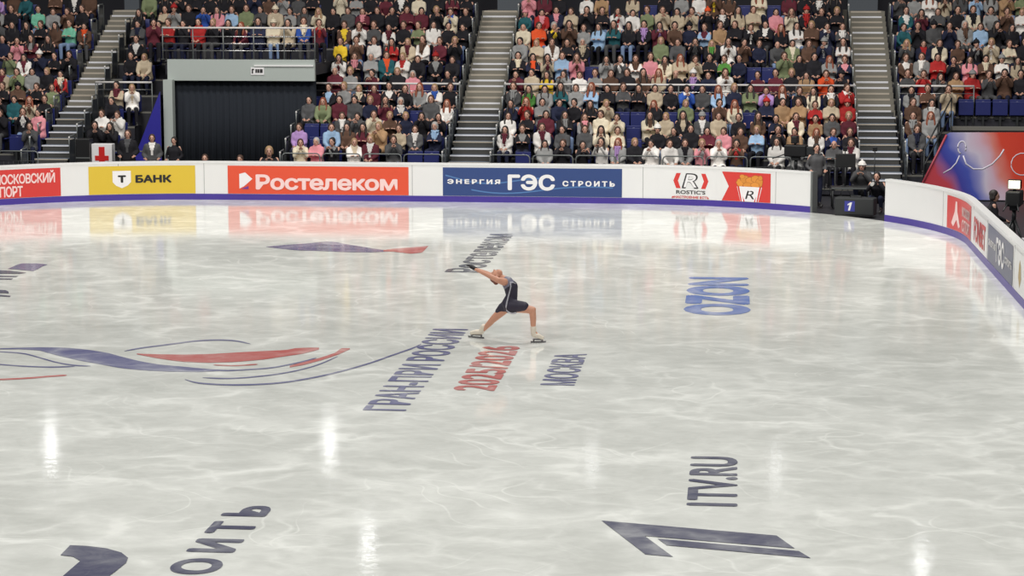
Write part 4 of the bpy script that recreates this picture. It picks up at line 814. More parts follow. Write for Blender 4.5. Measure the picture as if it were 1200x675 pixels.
TABLE = """C0 -12.31 c b
C0 -11.84 p h
C0 -11.37 k d i:g
C0 -10.75 w f i:b
C0 -10.28 m f i:w
C0 -9.62 G b
C0 -9.02 EMPTY
C0 -8.55 EMPTY
D0 -5.92 EMPTY
D0 -5.29 g D
D0 -4.76 k b
D0 -4.22 k d
D0 -3.68 w D
D0 -3.21 g R i:u
D0 -2.74 k f
D0 -2.27 w d
D0 -1.80 w b
D0 -1.33 g b i:k
D0 -0.86 p f i:g
D0 -0.39 w h
D0 0.12 N d i:r
D0 1.24 w D
D0 1.77 g f i:e
D0 2.83 G x
D0 3.30 w b i:m
A1 -20.99 EMPTY
A1 -20.52 G b
B1 -18.57 k d
B1 -18.10 k D
C1 -12.50 u b
C1 -12.03 EMPTY
C1 -11.56 l b
C1 -11.09 N D
C1 -10.62 m D
C1 -10.15 t f
C1 -9.58 b b
C1 -9.11 G b i:w
C1 -8.53 n h i:l
D1 -6.50 w D i:m
D1 -6.00 k b i:g
D1 -5.44 w b i:m
D1 -4.85 G d
D1 -4.21 G b
D1 -3.74 c D
D1 -3.27 c b
D1 -2.80 EMPTY
D1 -2.13 k Hw
D1 -1.66 k d
D1 -1.19 k d
D1 -0.72 m d
D1 -0.25 p b
D1 0.22 N b
D1 0.69 l f
D1 1.27 k d
D1 1.75 t d i:m
D1 2.36 w R i:N
D1 2.83 n b i:B
D1 3.30 k b
E1 5.17 G b i:n
A2 -21.67 k b
A2 -20.99 k b i:w j
A2 -20.52 p d
B2 -18.58 w b
B2 -18.10 w b
C2 -12.32 EMPTY
C2 -11.85 EMPTY
C2 -11.38 G b i:w
C2 -10.91 G d
C2 -10.44 c b
C2 -9.97 N f
C2 -9.50 n f
C2 -9.03 k D
C2 -8.54 k d
D2 -6.50 w D
D2 -5.93 k b
D2 -5.39 m d
D2 -4.85 k D i:g
D2 -4.30 g B i:p
D2 -3.80 c b
D2 -3.33 c d
D2 -2.86 EMPTY
D2 -2.39 c D i:N
D2 -1.92 b f
D2 -1.43 k D i:b
D2 -0.88 G Hg i:w
D2 -0.41 b b
D2 0.17 k d
D2 0.72 N D
D2 1.23 n d
D2 1.80 c b i:m
D2 2.36 t d
D2 2.83 G d
D2 3.30 m f
E2 5.12 N b i:g
E2 5.61 g R
A3 -21.98 k d
A3 -21.51 T d
A3 -21.04 b R i:N
A3 -20.57 k b
B3 -18.44 k d
C3 -12.51 G d
C3 -12.06 e R
C3 -11.60 m d
C3 -11.14 G d
C3 -10.68 n f
C3 -10.23 m D
C3 -9.77 n h i:w
C3 -9.31 EMPTY
C3 -8.86 G b
C3 -8.39 w R
D3 -6.50 n D
D3 -6.04 r R
D3 -5.57 g d
D3 -5.10 n d
D3 -4.63 k d
D3 -4.17 k D
D3 -3.70 b f
D3 -3.23 EMPTY
D3 -2.77 EMPTY
D3 -2.30 k R
D3 -1.83 EMPTY
D3 -1.37 e f
D3 -0.90 EMPTY
D3 -0.43 N d
D3 0.03 c R
D3 0.50 EMPTY
D3 0.97 n Hr
D3 1.43 t d
D3 1.90 t b
D3 2.37 r b
D3 2.83 b f
D3 3.30 r Hr
E3 5.17 N b
E3 5.70 g D i:w
A4 -22.12 k b
A4 -21.65 N Hk
A4 -21.06 k b
A4 -20.59 e b
B4 -18.57 b d i:m
B4 -18.10 w f i:b
C4 -12.51 EMPTY
C4 -12.06 k b i:l
C4 -11.60 g f
C4 -11.14 k f i:c
C4 -10.69 m b
C4 -10.23 k d i:w
C4 -9.77 k b
C4 -9.31 g R
C4 -8.86 w f i:B
C4 -8.39 k b
D4 -6.50 G b i:g
D4 -6.04 E D
D4 -5.57 g D
D4 -5.10 T D
D4 -4.64 g b
D4 -4.17 l R
D4 -3.70 k d
D4 -3.24 G b
D4 -2.77 k D
D4 -2.30 b d
D4 -1.84 k d
D4 -1.37 B d i:w
D4 -0.90 G b
D4 -0.44 l R
D4 0.03 n f
D4 0.50 e D
D4 0.97 u b
D4 1.43 k R i:w
D4 1.90 k b
D4 2.37 c D
D4 2.83 k d i:w
D4 3.30 r b i:w
E4 5.18 g d i:k
E4 5.65 N b
E4 6.25 b b
A5 -22.87 k d
A5 -22.40 b b i:m
A5 -21.93 e b
A5 -21.46 g d
A5 -20.99 k f
A5 -20.52 r d i:c
C5 -12.02 m x
C5 -11.55 g f
C5 -10.87 m d
C5 -10.11 k f
C5 -9.64 p h
C5 -9.17 EMPTY
C5 -8.57 k d
D5 -6.50 m d
D5 -6.03 b d
D5 -5.56 y D
D5 -5.06 g D
D5 -4.59 w b
D5 -4.12 g b
D5 -3.65 N b
D5 -3.16 k b
D5 -2.69 N D
D5 -2.22 b R
D5 -1.71 k x
D5 -1.19 n Hw i:u
D5 -0.72 n d
D5 -0.25 w b i:N
D5 0.72 m d
D5 1.25 m d
D5 1.72 k f
D5 2.19 t D
D5 2.73 o b
D5 3.20 k Hk
E5 5.12 G b
E5 5.59 r b
E5 6.06 G D
E5 6.53 t b
E5 7.00 r Hg
E5 7.47 G b
E5 7.94 N d
E5 8.41 k d
E5 8.88 k d
A6 -22.87 n b
A6 -22.40 e b
A6 -21.93 w D i:m
A6 -21.46 n Hw
A6 -20.99 k d
A6 -20.52 k d
B6 -18.57 k d
B6 -18.10 b f
C6 -12.04 w D i:m
C6 -11.56 k b i:p
C6 -11.05 g h
C6 -10.57 T b i:o
C6 -10.06 w f i:r
C6 -9.59 k b
C6 -9.05 k Hr i:g
C6 -8.52 k b
D6 -6.52 k d i:c
D6 -6.08 n D i:o
D6 -5.63 b D i:m
D6 -5.18 l b
D6 -4.74 p B i:N
D6 -4.29 EMPTY
D6 -3.84 g D
D6 -3.40 G d i:w
D6 -2.95 w b i:N
D6 -2.50 p b
D6 -2.06 c D Hg i:N
D6 -1.61 b R
D6 -1.16 b b
D6 -0.72 k d
D6 -0.27 E b
D6 0.17 n d
D6 0.62 EMPTY
D6 1.07 EMPTY
D6 1.51 e b
D6 1.96 k d
D6 2.41 k d
D6 2.85 g R
D6 3.32 n b i:p
E6 5.12 N b i:w
E6 5.59 g b i:w
E6 6.06 r d
E6 6.53 k d
E6 7.00 p D
E6 7.47 N d i:c
E6 7.94 w Hg
E6 8.41 b D
A7 -22.92 n d
A7 -22.45 p d
A7 -21.98 m D i:g
A7 -20.63 EMPTY
B7 -18.61 k d i:w
B7 -18.10 k b i:m
C7 -12.14 y b
C7 -11.64 N b
C7 -11.08 w b
C7 -10.53 r D
C7 -10.03 b f i:m
C7 -9.56 w b i:N
C7 -9.03 m b
C7 -8.56 k f
D7 -6.50 g d
D7 -6.03 b f
D7 -5.56 w b i:N
D7 -5.09 k d
D7 -4.62 k h i:b
D7 -2.22 e f
D7 -1.66 G b
D7 -1.17 k D i:G
D7 -0.67 k F i:E
D7 -0.17 w D i:N
D7 0.30 N d
D7 0.77 n b
D7 1.29 G x j
D7 1.77 e d i:c
D7 2.27 N B
D7 2.74 n Hg i:g
D7 3.30 w D
E7 5.21 G F i:g
E7 5.70 n d i:r
E7 6.18 c b i:k
E7 6.72 N b
E7 7.25 k Hk i:g
E7 7.72 b f i:w
E7 8.24 c b
E7 8.71 k d
A8 -23.81 k b
A8 -23.34 G d
A8 -22.87 k D
A8 -22.40 k D
A8 -21.93 k b
A8 -21.46 N D
A8 -20.99 M b
A8 -20.52 N d i:o
B8 -18.77 G d i:n
B8 -18.10 k d
C8 -17.79 m d
C8 -17.32 r b
C8 -16.85 k d
C8 -16.38 r d
C8 -15.91 k f
C8 -15.44 k D
C8 -14.98 m R i:k
C8 -14.51 n D
C8 -14.04 c Hc
C8 -13.57 b D
C8 -13.10 B b i:c
C8 -12.63 m b i:r
C8 -12.16 N b i:y
C8 -11.69 w b i:N
C8 -11.22 G b
C8 -10.75 w d i:m
C8 -10.28 k b
C8 -9.81 e b
C8 -9.34 w D
C8 -8.87 k d
C8 -8.40 k d
D8 -6.50 c x
D8 -6.04 o b
D8 -5.57 k h i:y
D8 -5.10 N D
D8 -4.64 g b
D8 -4.17 l D
D8 -3.70 T D
D8 -3.24 k D j
D8 -2.77 k d i:u
D8 -2.30 m D i:u
D8 -1.83 N d
D8 -1.37 n Hk
D8 -0.90 l b i:m
D8 -0.43 t b
D8 0.03 k b
D8 0.50 k b i:w
D8 0.97 k d i:w
D8 1.43 k R
D8 1.90 w D
D8 2.37 N f
D8 2.83 n d i:w
D8 3.30 G b i:w
E8 5.12 T d
E8 5.59 k d
E8 6.06 G Hk
E8 6.53 n d
E8 7.00 g h i:N
E8 7.47 l b
E8 7.94 k D
E8 8.41 k D
E8 8.88 k D
A9 -22.27 M d
B9 -18.10 b d
C9 -17.80 g Hr
C9 -17.33 k b
C9 -16.86 B d
C9 -16.40 p D
C9 -15.93 l b Hw
C9 -15.46 e b
C9 -14.99 G d
C9 -14.52 b Hc
C9 -14.05 g d
C9 -13.58 G D
C9 -13.12 c F
C9 -12.65 k d
C9 -12.18 G b
C9 -11.71 m b i:p
C9 -11.24 k b
C9 -10.77 k d
C9 -10.30 m b
C9 -9.83 m d
C9 -9.36 k f
C9 -8.89 c b i:B
C9 -8.42 k b
D9 -6.50 T Hp
D9 -6.03 r d i:p
D9 -5.56 n d i:p
D9 -5.09 b b
D9 -4.59 k d
D9 -4.12 k b
D9 -3.65 w D i:r
D9 -3.18 w d
D9 -2.71 e b
D9 -2.24 b b
D9 -1.77 b D
D9 -1.30 b b
D9 -0.83 k Ho
D9 -0.36 k b i:w
D9 0.11 b D
D9 0.58 b b
D9 1.29 p d
D9 1.76 c B
D9 2.23 k Hr i:r
D9 2.70 k b
D9 3.17 k f
E9 5.28 T d i:w
E9 5.75 m D
E9 6.26 G b
E9 6.85 k d
E9 7.32 c b i:k
E9 7.87 g d
E9 8.34 N b
E9 8.81 w f
A10 -23.80 u d
A10 -23.33 N d
A10 -22.86 T b
A10 -21.94 N b
A10 -21.31 k d i:w
B10 -18.80 e Hw
C10 -17.80 k d
C10 -12.57 c d
C10 -12.05 g d
C10 -11.58 k d
C10 -11.09 m d
C10 -10.60 k d i:w
C10 -10.03 c d
C10 -9.43 k d
C10 -8.96 m D
D10 -6.50 p d
D10 -4.66 w b
D10 -4.14 t b
D10 -3.20 b B
D10 -2.18 k d
D10 -1.11 w d
D10 -0.64 N D i:y
D10 -0.17 N D
D10 0.30 EMPTY
D10 0.77 c R
D10 1.24 EMPTY
D10 1.71 m D
D10 2.18 k b
D10 2.65 k b i:w
D10 3.12 k D
E10 5.12 G b
E10 5.59 g d
E10 6.06 w R
E10 6.53 b D i:N
E10 7.00 G D
E10 7.47 l b
E10 7.94 g D
E10 8.41 t b
E10 8.88 e b"""
BLK = {'A': 'far left block', 'B': 'block left of the blue panel', 'C': 'left-centre block', 'D': 'centre block', 'E': 'right block'}
people = []
for ln in TABLE.strip().split('\n'):
    t = ln.split(); b = t[0][0]; r = int(t[0][1:]); x = float(t[1]); o = t[2:]
    people.append([b, r, x, o])
# top rows: close the gaps with further half-seen spectators
rr = random.Random(11)
for b, r, xa, xb in (('A', 9, -24.6, -20.52), ('A', 7, -24.2, -20.52), ('A', 10, -24.6, -20.52), ('B', 10, -18.9, -18.0), ('B', 9, -18.9, -18.0), ('C', 10, -17.3, -8.4), ('D', 10, -6.5, 3.3)):
    x = xa
    while x < xb:
        if all(abs(q[2] - x) > .46 for q in people if q[0] == b and q[1] == r):
            people.append([b, r, x, ['EMPTY'] if (b == 'D' and rr.random() < .4) else [rr.choice('kkkkGnmbgN'), rr.choice('dbdbDf')]]); x += .48
        else: x += .1
pid = []
for q in people:
    b, r, x, o = q
    if b == 'C' and r == 8 and x < -12.3: q.append('balcony')
    elif b == 'C' and r == 7 and x < -12.9: q.append('balcony')
    else: q.append('')
ORDN = ['first', 'second', 'third', 'fourth', 'fifth', 'sixth', 'seventh', 'eighth', 'ninth', 'tenth', 'eleventh', 'twelfth', '13th', '14th', '15th', '16th', '17th', '18th', '19th', '20th', '21st', '22nd', '23rd', '24th', '25th']
rows = {}
for q in people: rows.setdefault((q[0], q[1], q[4]), []).append(q)
ents = []
for key, l in rows.items():
    l.sort(key=lambda q: q[2])
    for i, q in enumerate(l):
        nb = None
        for j in (i + 1, i - 1):
            if 0 <= j < len(l) and l[j][3][0] != 'EMPTY' and l[j][3][0] != q[3][0]:
                nb = (CC[l[j][3][0]][0], 'left of' if j > i else 'right of'); break
        ents.append((q, i, nb, len(l)))
def place(q):
    b, r, x, o, bal = q
    if bal: return x, 66.3, BALF
    return x, ROWY[r], ROWF[r]
def where(q):
    return 'on the balcony' if q[4] else '%s row, %s' % (ORD[q[1]], BLK[q[0]])
# which spectators are individuals: the nearest 300 in view
occ = [e for e in ents if e[0][3][0] != 'EMPTY']
occ.sort(key=lambda e: (place(e[0])[1], abs(e[0][2] + 8)))
NIND = 290
ind, rest = occ[:NIND], occ[NIND:]
seen = {}
def lab1(q, nb):
    o = q[3]; inner = next((CC[t[2]][0] for t in o[2:] if t.startswith('i:')), None)
    return 'spectator, %s, %s top%s, %s' % (hairtxt(o[1]), CC[o[0]][0], (' over ' + inner) if inner else '', where(q))
cnt = {}
for q, i, nb, n in ind: cnt[lab1(q, nb)] = cnt.get(lab1(q, nb), 0) + 1
cnt2 = {}
def lab2(q, nb): return 'spectator, %s, %s top, %s, %s %s' % (hairtxt(q[3][1]), CC[q[3][0]][0], where(q), nb[1], nb[0]) if nb else lab1(q, nb)
for q, i, nb, n in ind: cnt2[lab2(q, nb)] = cnt2.get(lab2(q, nb), 0) + 1
prnd = random.Random(5)
def pose(q):
    return prnd.choice((0, 0, 0, 1, 1, 2, 2, 3, 4 if prnd.random() < .3 else 0))
GRP = {'A': 'spectators in the far left block', 'B': 'spectators left of the blue panel', 'C': 'spectators right of the tunnel', 'D': 'spectators in the centre block', 'E': 'spectators in the right block'}
for q, i, nb, n in ind:
    L1 = lab1(q, nb); L2 = lab2(q, nb)
    if cnt[L1] == 1: L = L1
    elif nb and cnt2[L2] == 1 and len(L2.split()) <= 16: L = L2
    else: L = 'spectator, %s top, %s, %s seat from left' % (CC[q[3][0]][0], where(q), ORDN[i])
    x, y, z = place(q)
    person(x, y, z, q[3], pose(q), prnd, L, GRP[q[0]])
# seats
def seat_single(x, y, z, lb):
    o = bpy.data.objects.new('arena_seat', M_seat); COL.objects.link(o); o.location = (x, y, z)
    tag(o, lb, 'seat', 'occupied arena seats'); return o
for q, i, nb, n in ind:
    x, y, z = place(q); seat_single(x, y + .02, z, 'occupied blue seat, %s, %s seat from left' % (where(q), ORDN[i]))
def seat_empty(x, y, z, label):
    r = empty('arena_seat', (x, y, z), 0, label, 'seat', 'empty blue arena seats')
    for n_, m_ in (('seat_pan', M_fold), ('backrest', M_back), ('seat_base', M_base)):
        o = bpy.data.objects.new(n_, m_); COL.objects.link(o); o.parent = r
        if n_ == 'backrest':
            t = bpy.data.objects.new('number_tag', M_tag); COL.objects.link(t); t.parent = o
for q, i, nb, n in ents:
    if q[3][0] != 'EMPTY': continue
    x, y, z = place(q)
    seat_empty(x, y, z, 'empty blue arena seat, %s, %s seat from left' % (where(q), ORDN[i]))
for k, x in enumerate((6.75, 7.14, 7.54, 7.94, 8.34, 8.74)):
    x = 6.78 + .49 * k
    if k < 5: seat_empty(x, ROWY[4], 1.56, 'empty blue seat above the black parapet, %s from left' % ORDN[k])

# the farthest rows: one crowd object
import numpy as np
def bake(items, name, label, group=None, kind='stuff', ratio=.3):
    low = {}
    def lowmesh(me):
        if me.name in low: return low[me.name]
        o = bpy.data.objects.new('tmp', me); COL.objects.link(o); d = o.modifiers.new('d', 'DECIMATE'); d.ratio = ratio if len(me.polygons) > 300 else 1
        m2 = bpy.data.meshes.new_from_object(o.evaluated_get(bpy.context.evaluated_depsgraph_get())); bpy.data.objects.remove(o)
        n = len(m2.vertices); co = np.empty(n * 3, 'f'); m2.vertices.foreach_get('co', co)
        co4 = np.c_[co.reshape(-1, 3), np.ones(n)]
        fc = [tuple(p.vertices) for p in m2.polygons]; mi = [p.material_index for p in m2.polygons]
        low[me.name] = (co4, fc, mi); return low[me.name]
    V = []; Fc = []; MI = []; mats = []; base = 0
    for me, M, ms in items:
        co, fc, mi = lowmesh(me); c = co @ np.array(M).T; flip = M.determinant() < 0
        V.append(c[:, :3]); idx = []
        for m_ in ms:
            if m_ not in mats: mats.append(m_)
            idx.append(mats.index(m_))
        for f in fc:
            g = tuple(base + v for v in f); Fc.append(g[::-1] if flip else g)
        MI += [idx[min(k, len(idx) - 1)] for k in mi]; base += len(c)
    me = bpy.data.meshes.new(name); me.from_pydata(np.concatenate(V).tolist(), [], Fc)
    for m_ in mats: me.materials.append(m_)
    me.polygons.foreach_set('material_index', MI); me.polygons.foreach_set('use_smooth', [True] * len(Fc))
    o = bpy.data.objects.new(name, me); COL.objects.link(o); return tag(o, label, 'crowd' if kind == 'stuff' else None, None, kind)
items = []; seats_ = []; tmp = []
for q, i, nb, n in rest:
    x, y, z = place(q); b = person(x, y, z, q[3], pose(q), prnd, None); tmp.append(b)
    seats_.append((M_seat, Matrix.Translation((x, y + .02, z)), [SEATM]))
bpy.context.view_layer.update()
for b in tmp:
    for o in [b] + list(b.children):
        items.append((o.data, o.matrix_world.copy(), [s.material for s in o.material_slots]))
for b in tmp:
    for o in list(b.children) + [b]: bpy.data.objects.remove(o)
bake(items, 'seated_crowd', 'seated crowd filling the highest rows at the top of the picture')
o = bake(seats_, 'arena_seats', 'blue arena seats under the crowd in the highest rows', ratio=1); o['category'] = 'seats'

# ---------------------------------------------------------------- rink-side people and equipment
rn = random.Random(2)
# leaning and standing people behind the boards on the left
person(-17.0, 60.3, 0, ['k', 'b', 'i:G'], 5, rn, 'bearded person in black standing between the red cross box and blue panel', rz=.1, extra_scale=.95)
person(-16.3, 60.3, 0, ['G', 'b', 'i:w'], 5, rn, 'person in dark grey jacket standing before the blue panel', rz=.2, extra_scale=.95)
person(-15.75, 60.6, 0, ['k', 'd'], 5, rn, 'person in black standing at the foot of the pale pillar', rz=-.1, extra_scale=.83)
person(-14.7, 60.0, 0.0, ['k', 'b'], 6, rn, 'crouching photographer low behind the board, just left of the orange-red advert', rz=.1)
person(-13.68, 60.0, 0.0, ['m', 'b'], 6, rn, 'crouching photographer in burgundy behind the orange-red advert', rz=-.1)
person(-12.9, 60.1, 0.02, ['k', 'f'], 6, rn, 'crouching photographer in black at the right end of the curtain', rz=.2, extra_scale=1.22)
# first-aid box
fa = empty('first_aid_box', (-17.82, 60.5, 0), 0, 'white first-aid box with a red cross on a dark stand', 'first-aid box')
bm = bmesh.new(); bx(bm, -.30, .30, 0, .3, .72, 1.30, 0, .01); link('box', mesh('box', bm), INKW, fa)
bm = bmesh.new(); bx(bm, -.20, .20, -.008, 0, .83, .97); bx(bm, -.085, .085, -.0081, 0, .74, 1.22); link('red_cross', mesh('red_cross', bm), mat('cross_red', srgb(206, 36, 34), .5), fa)
bm = bmesh.new(); bx(bm, -.28, .28, .02, .28, 0, .72); link('stand', mesh('stand', bm), DKMET, fa)
eq = empty('equipment_case', (-18.33, 60.5, 0), 0, 'tall dark equipment case left of the red cross box', 'case')
bm = bmesh.new(); bx(bm, -.2, .2, -.15, .25, 0, 1.45, 0, .02); link('case_body', mesh('case_body', bm), BLACK, eq)
bm = bmesh.new(); bx(bm, -.205, .205, -.155, -.15, .9, .93); bx(bm, -.205, .205, -.155, -.15, .5, .53); link('case_trim', mesh('case_trim', bm), GRMET, eq)
# barriers behind the first aid box
barrier(-18.0, 1.2, 'grey tubular crowd barrier behind the red cross box', 60.95)
barrier(-16.9 - .0, .9, 'grey tubular crowd barrier left of the pale pillar', 61.0)

# the gate opening in the boards
cw = person(2.2, 57.75, 0, ['G', 'd'], 5, rn, 'camera operator in dark clothes standing in the gap between the boards', rz=.25, extra_scale=.97)
def tv_camera(x, y, z, rz, label, name='television_camera', sc=1.0, screen=False, ped=None):
    r = empty(name, (x, y, z), rz, label, 'television camera'); 
    bm = bmesh.new(); bx(bm, -.16, .16, -.3, .3, -.16, .16, 0, .03); link('camera_body', mesh('camera_body', bm), BLACK, r)
    bm = bmesh.new(); bx(bm, -.12, .12, -.62, -.3, -.12, .12, 0, .02); l_ = link('lens', mesh('lens', bm), DKMET, r)
    bm = bmesh.new(); tube(bm, [(0, -.62, 0), (0, -.66, 0)], .09, 20); link('lens_glass', mesh('lens_glass', bm), mat('lens_glass', (.02, .02, .04), .08), l_)
    bm = bmesh.new(); bx(bm, -.14, .14, -.05, .12, .2, .4, 0, .02); bx(bm, -.03, .03, .0, .06, .15, .22); v_ = link('viewfinder', mesh('viewfinder', bm), BLACK, r)
    if screen:
        bm = bmesh.new(); bx(bm, -.12, .12, .121, .128, .215, .385); link('screen', mesh('screen', bm), mat('lit_screen', srgb(255, 246, 214), .4, emit=1.6), v_)
    bm = bmesh.new(); tube(bm, [(.1, .3, -.1), (.16, .62, -.22)], .014, 8); tube(bm, [(-.1, .3, -.1), (-.16, .62, -.22)], .014, 8); link('pan_handle', mesh('pan_handle', bm), DKMET, r)
    bm = bmesh.new(); bx(bm, -.09, .09, -.12, .12, -.26, -.16, 0, .02); link('pan_head', mesh('pan_head', bm), DKMET, r)
    tr = bmesh.new(); tube(tr, [(0, 0, -.26), (0, 0, -.5)], .045, 10)
    link('tripod_column', mesh('tripod_column', tr), DKMET, r)
    for k in range(3):
        a = k * 2 * PI / 3 + .5; b2 = bmesh.new(); tube(b2, [(0, 0, -.42), (.42 * math.cos(a), .42 * math.sin(a), -z + .015)], [.03, .018], 8)
        link('tripod_leg', mesh('tripod_leg', b2), DKMET, r)
    return r
tv_camera(1.72, 59.6, 1.33, 1.3, 'black television camera on a tripod at the left of the board gap')
# platform bench with monitors
pl = empty('camera_platform', (3.08, 57.55, 0), 0, 'dark steel platform table in the gap between the boards', 'platform')
bm = bmesh.new(); bx(bm, -.5, .5, -.3, .3, .50, .55, 0, .006); link('platform_top', mesh('platform_top', bm), DKMET, pl)
bm = bmesh.new(); bx(bm, -.5, .5, -.31, -.30, .515, .555); link('edge_strip', mesh('edge_strip', bm), GRMET, pl)
for sx in (-.46, .46):
    for sy_ in (-.26, .26):
        bm = bmesh.new(); tube(bm, [(sx, sy_, 0), (sx, sy_, .50)], .022, 8); link('leg', mesh('leg', bm), DKMET, pl)
def monitor(x, label, w=.26):
    r = empty('monitor', (x, 57.65, .55), 0, label, 'monitor')
    bm = bmesh.new(); bx(bm, -w, w, -.04, .0, .5, .86, 0, .01); link('housing', mesh('housing', bm), BLACK, r)
    bm = bmesh.new(); bx(bm, -w + .03, w - .03, .001, .004, .53, .83); link('screen', mesh('screen', bm), mat('screen_dark', srgb(40, 48, 60), .2), r)
    bm = bmesh.new(); tube(bm, [(0, -.02, 0.01), (0, -.02, .52)], .02, 8); bx(bm, -.1, .1, -.1, .08, 0, .015); link('stand', mesh('stand', bm), DKMET, r)
monitor(2.95, 'black monitor seen from behind on the dark platform')
def logo_case():
    r = empty('equipment_case', (3.12, 55.62, 0), -.25, 'black case with a blue square and white numeral one, in the board gap', 'case')
    bm = bmesh.new(); bx(bm, -.5, .5, -.2, .25, .02, .46, 0, .03); link('case_body', mesh('case_body', bm), mat('charcoal_fabric', srgb(44, 46, 48), .7, vary=.1), r)
    bm = bmesh.new(); bx(bm, -.24, .02, -.206, -.199, .12, .38); q = link('logo_square', mesh('logo_square', bm), mat('logo_blue', srgb(58, 62, 150), .4), r)
    bm = bmesh.new()
    P = [(-.165, .30), (-.09, .35), (-.05, .35), (-.10, .14), (-.15, .14), (-.115, .29), (-.165, .27)]
    f_ = bm.faces.new([bm.verts.new((x, -.209, z)) for x, z in P]); bmesh.ops.triangulate(bm, faces=[f_]); link('numeral', mesh('numeral', bm), INKW, q)
    bm = bmesh.new(); tube(bm, [(-.15, 0, .455), (-.12, 0, .5), (.12, 0, .5), (.15, 0, .455)], .012, 8); link('handle', mesh('handle', bm), DKMET, r)
logo_case()
ph = person(3.72, 56.5, 0, ['k', 'd'], 6, rn, 'photographer in black crouching at the right side of the board gap', rz=-.3, extra_scale=.94)
ph2 = person(3.45, 58.6, 0, ['G', 'Hw'], 6, rn, 'crouching person in a white cap beside the photographer in the gap', rz=-.2)
cmr = empty('photo_camera', (3.6, 56.12, .77), -.3, 'black photo camera in the hands of the crouching photographer', 'camera')
bm = bmesh.new(); bx(bm, -.075, .075, -.03, .04, -.05, .06, 0, .01); link('camera_body', mesh('b', bm), BLACK, cmr)
bm = bmesh.new(); tube(bm, [(0, -.03, 0), (0, -.22, 0)], [.04, .05], 14); link('lens', mesh('lens', bm), mat('lens_pale', srgb(210, 208, 204), .4), cmr)
for i, (x, z, lb) in enumerate(((2.95, 0, 'left'), (3.75, 0, 'right'))):
    lt = empty('light_stand', (x + .1, 59.95, 0), 0, 'thin dark light stand behind the platform, %s one' % lb, 'light stand')
    bm = bmesh.new(); tube(bm, [(0, 0, .3), (0, 0, 1.35)], .014, 8); link('pole', mesh('pole', bm), DKMET, lt)
    for k in range(3):
        a = k * 2 * PI / 3; bm = bmesh.new(); tube(bm, [(0, 0, .42), (.22 * math.cos(a), .22 * math.sin(a), .01)], .01, 6); link('leg', mesh('leg', bm), DKMET, lt)
    bm = bmesh.new(); bx(bm, -.06, .06, -.05, .08, 1.3, 1.42, 0, .01); link('lamp_head', mesh('lamp_head', bm), BLACK, lt)

# ---------------------------------------------------------------- kiss-and-cry backdrop on the right
bd = bpy.data.materials.new('backdrop_print'); bd.use_nodes = True; nt = bd.node_tree; N = nt.nodes; Lk = nt.links; b = N['Principled BSDF']
tc = N.new('ShaderNodeTexCoord'); sx = N.new('ShaderNodeSeparateXYZ'); Lk.new(tc.outputs['Object'], sx.inputs[0])
nz = N.new('ShaderNodeTexNoise'); nz.inputs['Scale'].default_value = .9; nz.inputs['Detail'].default_value = 2; Lk.new(tc.outputs['Object'], nz.inputs['Vector'])
ad = N.new('ShaderNodeMath'); ad.operation = 'MULTIPLY_ADD'; Lk.new(nz.outputs['Fac'], ad.inputs[0]); ad.inputs[1].default_value = .9; Lk.new(sx.outputs['X'], ad.inputs[2])
az = N.new('ShaderNodeMath'); az.operation = 'MULTIPLY_ADD'; Lk.new(sx.outputs['Z'], az.inputs[0]); az.inputs[1].default_value = .6; Lk.new(ad.outputs[0], az.inputs[2])
dv = N.new('ShaderNodeMath'); dv.operation = 'DIVIDE'; Lk.new(az.outputs[0], dv.inputs[0]); dv.inputs[1].default_value = 5
cr = N.new('ShaderNodeValToRGB'); Lk.new(dv.outputs[0], cr.inputs[0]); E = cr.color_ramp.elements
E[0].position = 0.0; E[0].color = (*srgb(186, 60, 66), 1); E[1].position = 1.0; E[1].color = (*srgb(196, 44, 36), 1)
for p_, c_ in ((.25, (190, 66, 78)), (.30, (150, 90, 140)), (.345, (64, 66, 160)), (.40, (70, 84, 176)), (.455, (150, 150, 200)), (.50, (206, 196, 216)), (.56, (210, 176, 194)), (.61, (216, 130, 120)), (.67, (214, 72, 52))):
    e_ = E.new(p_); e_.color = (*srgb(*c_), 1)
Lk.new(cr.outputs[0], b.inputs['Base Color']); b.inputs['Roughness'].default_value = .4
bk_ = empty('printed_backdrop', (5.2, 60.0, 0), 0, 'red, blue and white printed backdrop behind the right-hand boards', 'backdrop')
bm = bmesh.new(); A = [(-.25, 0), (5.2, 0), (5.2, 1.86), (.66, 1.82), (.56, 1.76)]
a_ = [bm.verts.new((x, 0, z)) for x, z in A]; b_ = [bm.verts.new((x, .08, z)) for x, z in A]
bm.faces.new(a_); bm.faces.new(b_[::-1])
for i in range(5): bm.faces.new((a_[i], b_[i], b_[(i + 1) % 5], a_[(i + 1) % 5]))
bmesh.ops.recalc_face_normals(bm, faces=bm.faces); link('backdrop_panel', mesh('backdrop_panel', bm), bd, bk_)
SW = mat('print_swirl_white', srgb(222, 218, 232), .5)
def swirl(pts, r_):
    bm = bmesh.new(); tube(bm, pts, r_, 6)
    for v in bm.verts: v.co.y = -.004 + (v.co.y) * .05
    link('printed_swirl', mesh('printed_swirl', bm), SW, bk_)
swirl([(.98 + .11 * math.cos(t), 0, 1.42 + .17 * math.sin(t)) for t in [k * PI / 8 - .6 for k in range(14)]], .022)
swirl([(1.02, 0, 1.2), (1.1, 0, .98), (1.3, 0, .84), (1.55, 0, .84), (1.8, 0, .98), (2.0, 0, 1.2), (2.1, 0, 1.38)], .022)
swirl([(.92, 0, 1.2), (.84, 0, 1.0), (.7, 0, .84), (.5, 0, .72)], .018)
swirl([(2.6 + .3 * math.cos(t), 0, .98 + .3 * math.sin(t)) for t in [k * PI / 8 + 1 for k in range(13)]], .014)
